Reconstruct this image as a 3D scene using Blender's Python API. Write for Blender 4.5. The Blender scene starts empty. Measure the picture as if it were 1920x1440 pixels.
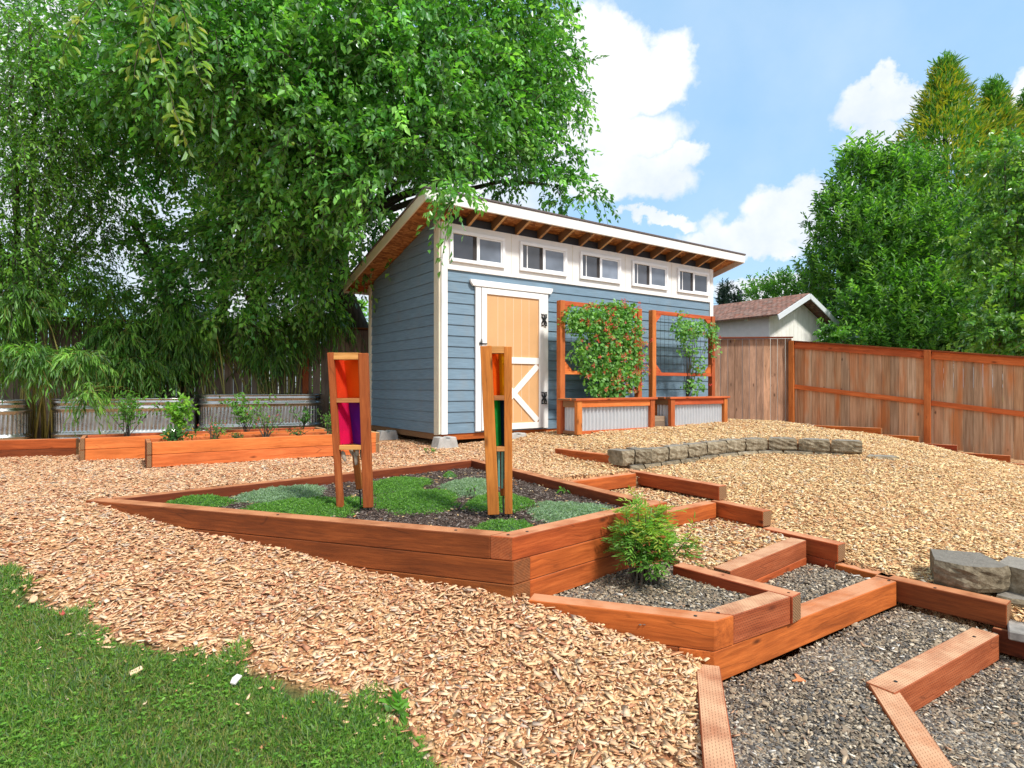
import bpy, bmesh, math, random
import numpy as np
from mathutils import Vector, Matrix
random.seed(7)
RS = np.random.RandomState(11)
R = math.radians
SC = bpy.context.scene
# ------------------------------------------------------------------ camera, sky, sun, exposure
EYE, F, CX, HY = 1.5, 1120.0, 960.0, 724.0
cam_d = bpy.data.cameras.new('camera')
cam = bpy.data.objects.new('camera', cam_d); SC.collection.objects.link(cam)
cam.location = (0, 0, EYE); cam.rotation_euler = (R(90), 0, 0)
cam_d.sensor_width = 36; cam_d.lens = 36*F/1920; cam_d.shift_y = 4/1920
cam_d.clip_start = 0.05; cam_d.clip_end = 2000
SC.camera = cam
SUN_EL, SUN_AZ = R(52), math.atan2(-0.72, 0.69)     # direction towards the sun, azimuth from +X
sun_dir = Vector((math.cos(SUN_AZ)*math.cos(SUN_EL), math.sin(SUN_AZ)*math.cos(SUN_EL), math.sin(SUN_EL)))
sl = bpy.data.lights.new('sun', 'SUN'); sl.energy = 2.6; sl.angle = R(7.0); sl.color = (1, .95, .87)
so = bpy.data.objects.new('sun', sl); SC.collection.objects.link(so)
so.rotation_euler = sun_dir.to_track_quat('Z', 'Y').to_euler()
W = bpy.data.worlds.new('World'); SC.world = W; W.use_nodes = True
SC.view_settings.view_transform = 'Standard'; SC.view_settings.look = 'None'
SC.view_settings.gamma = 1; SC.view_settings.use_curve_mapping = False
SC.view_settings.exposure = 0.92
SC.cycles.max_bounces = 8; SC.cycles.transparent_max_bounces = 12
SC.cycles.use_denoising = True

def sky():
    nt = W.node_tree; nt.nodes.clear(); N = nt.nodes.new; L = nt.links.new
    out = N('ShaderNodeOutputWorld'); bg = N('ShaderNodeBackground'); bg.inputs[1].default_value = 0.15
    st = N('ShaderNodeTexSky'); st.sky_type = 'NISHITA'; st.sun_disc = False
    st.sun_elevation = SUN_EL; st.sun_rotation = math.pi/2 - SUN_AZ
    st.air_density = 1.0; st.dust_density = 0.6; st.ozone_density = 1.2
    tc = N('ShaderNodeTexCoord')
    def noise(scale, det, rough=.55):
        n = N('ShaderNodeTexNoise'); n.inputs['Scale'].default_value = scale
        n.inputs['Detail'].default_value = det; n.inputs['Roughness'].default_value = rough
        L(tc.outputs['Generated'], n.inputs['Vector']); return n
    def mth(op, a, b=None, clamp=False):
        m = N('ShaderNodeMath'); m.operation = op; m.use_clamp = clamp
        for i, v in enumerate((a, b)):
            if v is None: continue
            if isinstance(v, (int, float)): m.inputs[i].default_value = v
            else: L(v, m.inputs[i])
        return m.outputs[0]
    nz = noise(7, 7, .6)
    sub = N('ShaderNodeVectorMath'); sub.operation = 'SUBTRACT'; L(nz.outputs['Color'], sub.inputs[0]); sub.inputs[1].default_value = (.5, .5, .5)
    scl = N('ShaderNodeVectorMath'); scl.operation = 'SCALE'; L(sub.outputs[0], scl.inputs[0]); scl.inputs['Scale'].default_value = .16
    add = N('ShaderNodeVectorMath'); add.operation = 'ADD'; L(tc.outputs['Generated'], add.inputs[0]); L(scl.outputs[0], add.inputs[1])
    # cumulus masses: photo direction, angular radii (x, z)
    blobs = [(1150,130,170,62),(1250,135,75,55),(1120,170,110,60),(1160,245,120,60),(1130,320,150,50),(1210,350,95,45),(1085,230,110,110),(1060,120,90,80),
             (1250,300,60,30),(1420,430,120,50),(1480,380,80,50),(1370,445,110,40),(1560,400,90,60),(1650,215,80,42),(1700,185,70,36),(1640,270,45,30),(1740,280,60,60),
             (1440,550,120,32),(1380,470,170,26),(1660,300,60,40),(1920,170,40,90),(1250,415,80,14),(500,330,620,330),(1600,640,500,70)]
    mask = None
    for (px, py, rx, rz) in blobs:
        v = Vector(((px-CX)/F, 1, (HY-py)/F)); k = v.length; v.normalize()
        s = N('ShaderNodeVectorMath'); s.operation = 'SUBTRACT'; L(add.outputs[0], s.inputs[0]); s.inputs[1].default_value = v
        m = N('ShaderNodeVectorMath'); m.operation = 'MULTIPLY'; L(s.outputs[0], m.inputs[0]); m.inputs[1].default_value = (F*k/rx, 1.0, F*k/rz)
        l = N('ShaderNodeVectorMath'); l.operation = 'LENGTH'; L(m.outputs[0], l.inputs[0])
        mr = N('ShaderNodeMapRange'); mr.interpolation_type = 'SMOOTHSTEP'
        mr.inputs['From Min'].default_value = 1.08; mr.inputs['From Max'].default_value = .62
        L(l.outputs['Value'], mr.inputs['Value'])
        mask = mr.outputs[0] if mask is None else mth('MAXIMUM', mask, mr.outputs[0])
    # loose unseen cloud added behind the viewer as fill light and a thin veil
    big = noise(2.2, 6); rg = N('ShaderNodeMapRange'); rg.inputs['From Min'].default_value = .36; rg.inputs['From Max'].default_value = .5
    L(big.outputs['Fac'], rg.inputs['Value'])
    sep = N('ShaderNodeSeparateXYZ'); L(tc.outputs['Generated'], sep.inputs[0])
    back = N('ShaderNodeMapRange'); back.inputs['From Min'].default_value = .25; back.inputs['From Max'].default_value = -.1; L(sep.outputs['Y'], back.inputs['Value'])
    mask = mth('MAXIMUM', mask, mth('MULTIPLY', rg.outputs[0], back.outputs[0]))
    veil = noise(4, 5); vr = N('ShaderNodeMapRange'); vr.inputs['From Min'].default_value = .35; vr.inputs['From Max'].default_value = .75
    vr.inputs['To Min'].default_value = .10; vr.inputs['To Max'].default_value = .26; L(veil.outputs['Fac'], vr.inputs['Value'])
    mask = mth('MAXIMUM', mask, vr.outputs[0])
    shade = noise(5, 6, .6); cr = N('ShaderNodeValToRGB'); L(shade.outputs['Fac'], cr.inputs[0])
    cr.color_ramp.elements[0].position = .36; cr.color_ramp.elements[0].color = (2.75, 3.1, 3.6, 1)
    cr.color_ramp.elements[1].position = .62; cr.color_ramp.elements[1].color = (3.85, 3.93, 4.05, 1)
    mx = N('ShaderNodeMix'); mx.data_type = 'RGBA'; L(mask, mx.inputs[0])
    bl = N('ShaderNodeMix'); bl.data_type = 'RGBA'; bl.blend_type = 'MIX'; bl.inputs[0].default_value = .75; L(st.outputs[0], bl.inputs[6]); bl.inputs[7].default_value = (1.15, 2.3, 3.5, 1); L(bl.outputs[2], mx.inputs[6]); L(cr.outputs[0], mx.inputs[7])
    L(mx.outputs[2], bg.inputs[0]); L(bg.outputs[0], out.inputs[0])
sky()

# ------------------------------------------------------------------ small helpers
def P(px, py, Y): return Vector(((px-CX)/F*Y, Y, EYE-(py-HY)/F*Y))
def PD(px, py, d):
    Y = d*F/(py-HY); return (round((px-CX)/F*Y, 4), round(Y, 4))
def Z(d): return EYE-d
ROOTM = {}
def place(o, M, parent):
    if parent is not None:
        o.parent = parent; o.matrix_basis = ROOTM[parent.name].inverted() @ M
    else: o.matrix_basis = M
    ROOTM[o.name] = M
def tag(o, label=None, cat=None, group=None, kind=None):
    if label: o['label'] = label
    if cat: o['category'] = cat
    if group: o['group'] = group
    if kind: o['kind'] = kind
    return o
def thing(name, label, cat, loc=(0, 0, 0), rz=0, group=None):
    o = bpy.data.objects.new(name, None); SC.collection.objects.link(o); o.empty_display_size = .1
    place(o, Matrix.Translation(Vector(loc)) @ Matrix.Rotation(rz, 4, 'Z'), None)
    return tag(o, label, cat, group)
def link(name, me, mat, parent=None, M=None):
    o = bpy.data.objects.new(name, me); SC.collection.objects.link(o)
    if mat is not None:
        for m in (mat if isinstance(mat, (list, tuple)) else [mat]): me.materials.append(m)
    place(o, M if M is not None else (ROOTM[parent.name] if parent is not None else Matrix.Identity(4)), parent)
    return o
def npmesh(name, V, Fc, mat, parent=None, M=None, col=None, smooth=False, mi=None):
    """V (n,3), Fc (m,k) all faces with k corners"""
    V = np.asarray(V, dtype=np.float32); Fc = np.asarray(Fc, dtype=np.int32)
    me = bpy.data.meshes.new(name); n, m, k = len(V), len(Fc), Fc.shape[1]
    me.vertices.add(n); me.vertices.foreach_set('co', V.ravel())
    me.loops.add(m*k); me.loops.foreach_set('vertex_index', Fc.ravel())
    me.polygons.add(m); me.polygons.foreach_set('loop_start', np.arange(m, dtype=np.int32)*k)
    me.polygons.foreach_set('loop_total', np.full(m, k, dtype=np.int32))
    if smooth: me.polygons.foreach_set('use_smooth', np.ones(m, dtype=bool))
    if mi is not None: me.polygons.foreach_set('material_index', np.asarray(mi, dtype=np.int32))
    if col is not None:
        a = me.color_attributes.new('tint', 'FLOAT_COLOR', 'POINT')
        c = np.ones((n, 4), dtype=np.float32); c[:, :3] = col; a.data.foreach_set('color', c.ravel())
    me.update(); me.validate()
    return link(name, me, mat, parent, M)
class MB:
    """collects boxes, prisms and tubes into ONE mesh"""
    def __init__(s): s.v = []; s.f = []; s.mi = []; s.c = []; s.cur = (1, 1, 1)
    def add(s, vs, fs, mi=0):
        b = len(s.v); s.v += [tuple(v) for v in vs]; s.f += [tuple(b+i for i in f) for f in fs]; s.mi += [mi]*len(fs); s.c += [s.cur]*len(vs)
    def box(s, x0, x1, y0, y1, z0, z1, mi=0):
        s.add([(x0,y0,z0),(x1,y0,z0),(x1,y1,z0),(x0,y1,z0),(x0,y0,z1),(x1,y0,z1),(x1,y1,z1),(x0,y1,z1)],
              [(0,3,2,1),(4,5,6,7),(0,1,5,4),(1,2,6,5),(2,3,7,6),(3,0,4,7)], mi)
    def hexa(s, p, mi=0):
        s.add(p, [(0,3,2,1),(4,5,6,7),(0,1,5,4),(1,2,6,5),(2,3,7,6),(3,0,4,7)], mi)
    def prism(s, poly, axis, a, b, mi=0):
        """poly of 2D points extruded along axis from a to b"""
        def q(u, v, w): return {'x': (w, u, v), 'y': (u, w, v), 'z': (u, v, w)}[axis]
        n = len(poly); vs = [q(u, v, a) for u, v in poly]+[q(u, v, b) for u, v in poly]
        s.add(vs, [tuple(range(n))[::-1], tuple(range(n, 2*n))]+[(i, (i+1) % n, n+(i+1) % n, n+i) for i in range(n)], mi)
    def tube(s, pts, rad, n=6, mi=0, cap=True):
        pts = [Vector(p) for p in pts]; rings = []; up = Vector((.13, .21, 1)).normalized()
        if not hasattr(rad, '__len__'): rad = [rad]*len(pts)
        for i, p in enumerate(pts):
            t = (pts[min(i+1, len(pts)-1)]-pts[max(i-1, 0)])
            t = t.normalized() if t.length > 1e-9 else Vector((0, 0, 1))
            a = t.cross(up)
            if a.length < 1e-3: a = t.cross(Vector((1, 0, 0)))
            a.normalize(); b = t.cross(a)
            rings.append([p+(a*math.cos(2*math.pi*k/n)+b*math.sin(2*math.pi*k/n))*rad[i] for k in range(n)])
        vs = [v for r in rings for v in r]; fs = []
        for i in range(len(rings)-1):
            for k in range(n): fs.append((i*n+k, i*n+(k+1) % n, (i+1)*n+(k+1) % n, (i+1)*n+k))
        if cap: fs.append(tuple(range(n))[::-1]); fs.append(tuple((len(rings)-1)*n+k for k in range(n)))
        s.add(vs, fs, mi)
    def build(s, name, mat, parent=None, M=None, bevel=0, smooth=False, col=False):
        me = bpy.data.meshes.new(name); me.from_pydata(s.v, [], s.f)
        me.polygons.foreach_set('material_index', s.mi)
        if col:
            a = me.color_attributes.new('tint', 'FLOAT_COLOR', 'POINT')
            a.data.foreach_set('color', np.array([(c[0], c[1], c[2], 1) for c in s.c], dtype=np.float32).ravel())
        bm = bmesh.new(); bm.from_mesh(me); bmesh.ops.recalc_face_normals(bm, faces=bm.faces)
        if bevel: bmesh.ops.bevel(bm, geom=bm.edges[:], offset=bevel, segments=1, affect='EDGES', clamp_overlap=True)
        bm.to_mesh(me); bm.free()
        if smooth: me.polygons.foreach_set('use_smooth', [True]*len(me.polygons))
        me.update()
        return link(name, me, mat, parent, M)
def boxobj(name, size, loc, mat, parent=None, rot=None, bevel=.003, base=None):
    """box centred at loc in the PARENT's frame (or world), local axes = its own"""
    mb = MB(); x, y, z = (a/2 for a in size); mb.box(-x, x, -y, y, -z, z)
    Mx = Matrix.Translation(Vector(loc))
    if rot is not None: Mx = Mx @ (rot if isinstance(rot, Matrix) else Matrix.Rotation(rot, 4, 'Z'))
    if parent is not None: Mx = ROOTM[parent.name] @ Mx
    return mb.build(name, mat, parent, Mx, bevel=bevel)
def lbar(name, p0, p1, w, t, mat, parent, bevel=.002, up=(0, 0, 1)):
    """board from p0 to p1 in parent's frame: width w (towards up), thickness t"""
    p0, p1 = Vector(p0), Vector(p1); x = (p1-p0); L = x.length; x.normalize()
    y = Vector(up).cross(x).normalized(); z = x.cross(y)
    M = Matrix((x, y, z)).transposed().to_4x4(); M.translation = (p0+p1)/2
    mb = MB(); mb.box(-L/2, L/2, -t/2, t/2, -w/2, w/2)
    return mb.build(name, mat, parent, ROOTM[parent.name] @ M, bevel=bevel)

# ------------------------------------------------------------------ materials
def newmat(name):
    m = bpy.data.materials.new(name); m.use_nodes = True; nt = m.node_tree; nt.nodes.clear()
    out = nt.nodes.new('ShaderNodeOutputMaterial'); return m, nt, out
def ramp(nt, fac, stops):
    r = nt.nodes.new('ShaderNodeValToRGB'); el = r.color_ramp.elements
    while len(el) < len(stops): el.new(.5)
    for e, (p, c) in zip(el, stops): e.position = p; e.color = (*c, 1)
    nt.links.new(fac, r.inputs[0]); return r.outputs[0]
def tex(nt, kind, vec, scale, **kw):
    n = nt.nodes.new(kind)
    if vec is not None: nt.links.new(vec, n.inputs['Vector'])
    n.inputs['Scale'].default_value = scale
    for k, v in kw.items():
        if k in n.inputs: n.inputs[k].default_value = v
        else: setattr(n, k, v)
    return n
def mapping(nt, src, scale=(1, 1, 1), loc=(0, 0, 0)):
    m = nt.nodes.new('ShaderNodeMapping'); m.inputs['Scale'].default_value = scale; m.inputs['Location'].default_value = loc
    nt.links.new(src, m.inputs['Vector']); return m.outputs[0]
def mix(nt, fac, a, b, bt='MIX'):
    m = nt.nodes.new('ShaderNodeMix'); m.data_type = 'RGBA'; m.blend_type = bt
    for s, v in ((0, fac), (6, a), (7, b)):
        if isinstance(v, (int, float)): m.inputs[s].default_value = v
        elif isinstance(v, (tuple, list)): m.inputs[s].default_value = (*v, 1)
        else: nt.links.new(v, m.inputs[s])
    return m.outputs[2]
def maprange(nt, v, a, b, c=0, d=1):
    m = nt.nodes.new('ShaderNodeMapRange'); nt.links.new(v, m.inputs['Value'])
    for k, x in zip(('From Min', 'From Max', 'To Min', 'To Max'), (a, b, c, d)): m.inputs[k].default_value = x
    return m.outputs[0]
def principled(nt, out, col, rough=.6, metal=0, bump=None, bstr=.3, bdist=.01, spec=.5):
    b = nt.nodes.new('ShaderNodeBsdfPrincipled')
    if isinstance(col, (tuple, list)): b.inputs['Base Color'].default_value = (*col, 1)
    else: nt.links.new(col, b.inputs['Base Color'])
    if isinstance(rough, (int, float)): b.inputs['Roughness'].default_value = rough
    else: nt.links.new(rough, b.inputs['Roughness'])
    b.inputs['Metallic'].default_value = metal; b.inputs['Specular IOR Level'].default_value = spec
    if bump is not None:
        n = nt.nodes.new('ShaderNodeBump'); n.inputs['Strength'].default_value = bstr; n.inputs['Distance'].default_value = bdist
        nt.links.new(bump, n.inputs['Height']); nt.links.new(n.outputs[0], b.inputs['Normal'])
    nt.links.new(b.outputs[0], out.inputs[0]); return b
def texco(nt, which='Object'):
    return nt.nodes.new('ShaderNodeTexCoord').outputs[which]
def objrand(nt): return nt.nodes.new('ShaderNodeObjectInfo').outputs['Random']

def wood(name, dark, mid, light, rough=.74, incised=False, knots=True, top=None, wear=.0, axis=0, spec=.4, tint=False):
    """grain runs along the object's own X (axis 0) or Z (axis 2)"""
    m, nt, out = newmat(name); L = nt.links.new; co = texco(nt)
    rnd = objrand(nt)
    off = nt.nodes.new('ShaderNodeVectorMath'); off.operation = 'MULTIPLY_ADD'
    cmb = nt.nodes.new('ShaderNodeCombineXYZ'); L(rnd, cmb.inputs[0]); L(rnd, cmb.inputs[1]); L(rnd, cmb.inputs[2])
    L(cmb.outputs[0], off.inputs[0]); off.inputs[1].default_value = (37, 53, 71); L(co, off.inputs[2]); v = off.outputs[0]
    s = [1.2, 1.2, 1.2]; s = [26, 26, 26]; s[axis] = 1.1
    warp = tex(nt, 'ShaderNodeTexNoise', v, 3.0, Detail=2)
    wv = mix(nt, .06, v, warp.outputs['Color'], 'ADD')
    g = tex(nt, 'ShaderNodeTexNoise', mapping(nt, wv, s), 1.6, Detail=5, Roughness=.62)
    s2 = [90, 90, 90]; s2[axis] = 3
    fine = tex(nt, 'ShaderNodeTexNoise', mapping(nt, v, s2), 1.6, Detail=3)
    c = ramp(nt, g.outputs['Fac'], [(.30, dark), (.5, mid), (.72, light)])
    c = mix(nt, .35, c, ramp(nt, fine.outputs['Fac'], [(.3, dark), (.7, light)]))
    blot = tex(nt, 'ShaderNodeTexNoise', v, 3.2, Detail=4)
    c = mix(nt, maprange(nt, blot.outputs['Fac'], .45, .75, 0, .55), c, tuple(x*.62 for x in mid))
    if knots:
        s3 = [9, 9, 9]; s3[axis] = 3.4
        vo = tex(nt, 'ShaderNodeTexVoronoi', mapping(nt, v, s3), 1.0)
        wn = tex(nt, 'ShaderNodeTexWhiteNoise', None, 1) if False else None
        kn = maprange(nt, vo.outputs['Distance'], .06, .17, .9, 0)
        sepc = nt.nodes.new('ShaderNodeSeparateColor'); L(vo.outputs['Color'], sepc.inputs[0])
        gate = maprange(nt, sepc.outputs[0], .5, .51, 0, 1)
        mm = nt.nodes.new('ShaderNodeMath'); mm.operation = 'MULTIPLY'; L(kn, mm.inputs[0]); L(gate, mm.inputs[1])
        c = mix(nt, mm.outputs[0], c, tuple(x*.3 for x in dark))
    s4 = [5, 5, 5]; s4[axis] = .7
    stk = tex(nt, 'ShaderNodeTexNoise', mapping(nt, v, s4, (3, 1, 2)), 1.5, Detail=5, Roughness=.7)
    c = mix(nt, maprange(nt, stk.outputs['Fac'], .5, .72, 0, .6), c, tuple(x*.45 for x in mid)); c = mix(nt, maprange(nt, stk.outputs['Fac'], .46, .28, 0, .55), c, tuple(min(1, x*1.22) for x in light))
    s5 = [16, 16, 16]; s5[axis] = .9
    ck = tex(nt, 'ShaderNodeTexVoronoi', mapping(nt, wv, s5, (1, 5, 3)), 1.0, feature='DISTANCE_TO_EDGE'); ckn = tex(nt, 'ShaderNodeTexNoise', v, 4, Detail=2)
    cm = nt.nodes.new('ShaderNodeMath'); cm.operation = 'MULTIPLY'; L(maprange(nt, ck.outputs['Distance'], .0, .022, .5, 0), cm.inputs[0]); L(maprange(nt, ckn.outputs['Fac'], .52, .6), cm.inputs[1]); c = mix(nt, cm.outputs[0], c, tuple(x*.28 for x in dark))
    hsv = nt.nodes.new('ShaderNodeHueSaturation'); L(c, hsv.inputs['Color'])
    L(maprange(nt, rnd, 0, 1, .74, 1.16), hsv.inputs['Value']); L(maprange(nt, rnd, 0, 1, .49, .508), hsv.inputs['Hue'])
    c = hsv.outputs[0]
    if tint:
        at = nt.nodes.new('ShaderNodeAttribute'); at.attribute_name = 'tint'; c = mix(nt, 1.0, c, at.outputs['Color'], 'MULTIPLY')
    geo = nt.nodes.new('ShaderNodeNewGeometry') if False else None
    # worn, bleached upper face and bare end grain (the board's own wear, in its own axes)
    tn = nt.nodes.new('ShaderNodeTexCoord').outputs['Normal']; sx = nt.nodes.new('ShaderNodeSeparateXYZ'); L(tn, sx.inputs[0])
    if top is not None:
        wn2 = tex(nt, 'ShaderNodeTexNoise', v, 7, Detail=4)
        tf = nt.nodes.new('ShaderNodeMath'); tf.operation = 'MULTIPLY'; L(maprange(nt, sx.outputs[2], .7, .9), tf.inputs[0]); L(maprange(nt, wn2.outputs['Fac'], .3, .6, .35, 1), tf.inputs[1])
        tc2 = mix(nt, .5, top, mix(nt, g.outputs['Fac'], tuple(x*.6 for x in top), top))
        c = mix(nt, tf.outputs[0], c, tc2)
    bump = g.outputs['Fac']
    if axis == 0:
        ab = nt.nodes.new('ShaderNodeMath'); ab.operation = 'ABSOLUTE'; L(sx.outputs[0], ab.inputs[0])
        ring = tex(nt, 'ShaderNodeTexWave', mapping(nt, v, (1, 1, 1)), 26, wave_type='RINGS', rings_direction='X', Distortion=3.0, Detail=2)
        ec = ramp(nt, ring.outputs['Fac'], [(0, (.13, .065, .03)), (1, (.30, .17, .085))])
        c = mix(nt, maprange(nt, ab.outputs[0], .85, .95), c, ec)
    if incised:
        br = nt.nodes.new('ShaderNodeTexBrick'); sc_ = nt.nodes.new('ShaderNodeSeparateXYZ'); L(co, sc_.inputs[0]); ad = nt.nodes.new('ShaderNodeMath'); ad.operation = 'ADD'; L(sc_.outputs[1], ad.inputs[0]); L(sc_.outputs[2], ad.inputs[1])
        cb = nt.nodes.new('ShaderNodeCombineXYZ'); L(sc_.outputs[0], cb.inputs[0]); L(ad.outputs[0], cb.inputs[1]); L(cb.outputs[0], br.inputs['Vector'])
        br.inputs['Scale'].default_value = 1; br.inputs['Brick Width'].default_value = .020; br.inputs['Row Height'].default_value = .012
        br.inputs['Mortar Size'].default_value = .0052; br.inputs['Mortar Smooth'].default_value = .2
        br.inputs['Color1'].default_value = (0, 0, 0, 1); br.inputs['Color2'].default_value = (0, 0, 0, 1); br.inputs['Mortar'].default_value = (1, 1, 1, 1)
        dk = maprange(nt, br.outputs['Fac'], 0, 1, .42, 0); c = mix(nt, dk, c, tuple(x*.25 for x in dark)); bump = br.outputs['Fac']
    principled(nt, out, c, rough, bump=bump, bstr=.55, bdist=.005, spec=spec*.7)
    return m
def plain(name, col, rough=.5, metal=0, var=.12, scale=8, bstr=.1, spec=.5, dirt=None):
    m, nt, out = newmat(name); co = texco(nt)
    n = tex(nt, 'ShaderNodeTexNoise', co, scale, Detail=5, Roughness=.6)
    c = ramp(nt, n.outputs['Fac'], [(.3, tuple(x*(1-var) for x in col)), (.7, tuple(min(1, x*(1+var)) for x in col))])
    if dirt:
        n2 = tex(nt, 'ShaderNodeTexNoise', mapping(nt, co, (14, 14, 1.5)), 1, Detail=4)
        c = mix(nt, maprange(nt, n2.outputs['Fac'], .5, .75, 0, .5), c, dirt)
    principled(nt, out, c, rough, metal, bump=n.outputs['Fac'], bstr=bstr, spec=spec); return m
def leafmat(name, trans=.52, gloss=.12, rough=.5):
    m, nt, out = newmat(name); L = nt.links.new
    at = nt.nodes.new('ShaderNodeAttribute'); at.attribute_name = 'tint'
    d = nt.nodes.new('ShaderNodeBsdfDiffuse'); L(at.outputs['Color'], d.inputs[0])
    t = nt.nodes.new('ShaderNodeBsdfTranslucent')
    tc = mix(nt, 1.0, at.outputs['Color'], (1.25, 1.35, .55), 'MULTIPLY'); L(tc, t.inputs[0])
    a = nt.nodes.new('ShaderNodeMixShader'); a.inputs[0].default_value = trans; L(d.outputs[0], a.inputs[1]); L(t.outputs[0], a.inputs[2])
    g = nt.nodes.new('ShaderNodeBsdfGlossy'); g.inputs['Roughness'].default_value = rough; g.inputs[0].default_value = (.9, .95, 1, 1)
    fr = nt.nodes.new('ShaderNodeFresnel'); fr.inputs[0].default_value = 1.4
    mm = nt.nodes.new('ShaderNodeMath'); mm.operation = 'MULTIPLY_ADD'; L(fr.outputs[0], mm.inputs[0]); mm.inputs[1].default_value = .22; mm.inputs[2].default_value = gloss*.15
    b = nt.nodes.new('ShaderNodeMixShader'); L(mm.outputs[0], b.inputs[0]); L(a.outputs[0], b.inputs[1]); L(g.outputs[0], b.inputs[2])
    L(b.outputs[0], out.inputs[0]); return m
def tintmat(name, rough=.75, noise=.25, scale=60):
    m, nt, out = newmat(name); at = nt.nodes.new('ShaderNodeAttribute'); at.attribute_name = 'tint'
    n = tex(nt, 'ShaderNodeTexNoise', texco(nt), scale, Detail=3)
    c = mix(nt, 1.0, at.outputs['Color'], ramp(nt, n.outputs['Fac'], [(.3, (1-noise,)*3), (.7, (1, 1, 1))]), 'MULTIPLY')
    principled(nt, out, c, rough, bump=n.outputs['Fac'], bstr=.15, bdist=.002, spec=.3); return m
MAT = {}
MAT['stain'] = wood('stained_orange_wood', (.22, .042, .008), (.40, .080, .014), (.55, .135, .030), top=(.62, .29, .15))
MAT['stain_bed'] = wood('stained_bright_cedar', (.42, .085, .018), (.60, .135, .032), (.72, .20, .06), top=(.62, .25, .11))
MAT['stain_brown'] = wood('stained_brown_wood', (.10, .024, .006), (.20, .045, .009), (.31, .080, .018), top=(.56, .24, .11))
MAT['incised'] = wood('incised_timber', (.26, .062, .015), (.43, .115, .028), (.56, .19, .065), incised=True, top=(.66, .38, .22))
MAT['trellis'] = wood('trellis_stain', (.36, .085, .018), (.50, .13, .028), (.60, .20, .06), top=(.6, .25, .11), axis=2)
MAT['totem'] = wood('totem_cedar', (.26, .068, .013), (.44, .125, .022), (.58, .20, .045), axis=2)
MAT['raw'] = wood('bare_rafter_wood', (.40, .20, .08), (.58, .33, .15), (.68, .42, .22))
MAT['grey_fence'] = wood('weathered_fence_wood', (.085, .068, .055), (.15, .125, .105), (.24, .20, .17), axis=2, tint=True, rough=.85, spec=.2)
MAT['grey_old'] = wood('old_pavers_wood', (.2, .15, .1), (.3, .22, .15), (.4, .3, .2))
MAT['bark'] = wood('tree_bark', (.035, .028, .022), (.09, .075, .06), (.16, .14, .11), axis=2, knots=False, rough=.9, spec=.1)
MAT['white'] = plain('white_trim_paint', (.80, .79, .77), .5, var=.03)
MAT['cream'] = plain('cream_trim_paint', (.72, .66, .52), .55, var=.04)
MAT['vinyl'] = plain('white_window_vinyl', (.85, .86, .88), .3, var=.02)
MAT['tan'] = plain('tan_door_paint', (.64, .37, .17), .5, var=.05, scale=3)
MAT['black'] = plain('black_iron', (.02, .02, .022), .4, var=.2)
MAT['shingle'] = plain('asphalt_shingle', (.12, .10, .10), .9, var=.3, scale=40)
MAT['concrete'] = plain('concrete', (.40, .39, .37), .85, var=.2, scale=14, bstr=.4)
MAT['leaf'] = leafmat('green_leaf'); MAT['needle'] = leafmat('needle_leaf', .2, .05, .5)
MAT['petal'] = leafmat('flower_petal', .4, .05, .5); MAT['chip'] = tintmat('wood_chip'); MAT['stone_bit'] = tintmat('gravel_stone', .7)
MAT['liner'] = plain('dark_liner', (.03, .035, .05), .5)
MAT['soil'] = plain('dark_soil', (.06, .042, .03), .95, var=.4, scale=30, bstr=.6)
MAT['house'] = plain('pale_house_siding', (.62, .66, .70), .6, var=.04)
# ------------------------------------------------------------------ terrain
A_, B_, C_, D_ = (-2.88, 4.03), (.005, 3.034), (.995, 3.94), (-.397, 6.34)
UP = [(-.8,7.5,.79),(-1.5,6.8,.79),(-2.2,8.6,.78),(-.7,6.6,.80),(-3.5,5.7,.80),(-1.7,6.9,.80),(-4.5,6.2,.80),(-5.8,6.6,.80),(-5.6,8.7,.78),(-4,9.6,.77),(-8,8,.80),
      (-2.88,4.03,.80),(-3.6,4.1,.82),(-4.5,4.5,.84),(-1.9,4.9,.80),(-1.2,5.6,.80),(-2.3,4.4,.80),(-1.97,3.72,.90),(-1,3.38,1.0),(-.4,3.17,1.055),(0,3.0,1.09),(.25,2.86,1.15),(.6,2.80,1.21),(.85,2.72,1.27),
      (.75,2.24,1.30),(0,2.35,1.32),(-.9,2.2,1.25),(-1.74,2.03,1.18),(-2.43,2.83,1.0),(-1.2,2.9,1.08),(-4,3,.95),(-1.5,1,1.35),(.5,1,1.42),(-4,1,1.2),(.3,1.8,1.36),
      (0,7.4,.78),(.3,6.3,.80),(.4,6.65,.79),(.72,6.30,.84),(.95,6.0,.86),(.52,6.55,.82),(.35,6.8,.79),(1.15,6.35,.69),(.85,6.8,.70),(.6,5.6,.82),(.9,5.6,.82),(.2,8.3,.70),(1.2,8.4,.635),(2.3,9.1,.615),(3.4,10,.60),(4.3,10.4,.61),(4.4,12.6,.72),(5.6,12.2,.79),
      (1.35,6.9,.67),(2.2,7.9,.66),(3.3,8.2,.655),(4.2,7.8,.67),(5,9.5,.68),(6.6,11.0,.80),(-2.5,10.6,.8),(0,12,.8),(-7,10,.8),(-12,9,.9),(-10,4,1.0),(-6,13,.8),(3,14,.8),(12,14,1.2),(0,20,.8),(10,20,1.),(-12,20,.8)]
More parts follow.
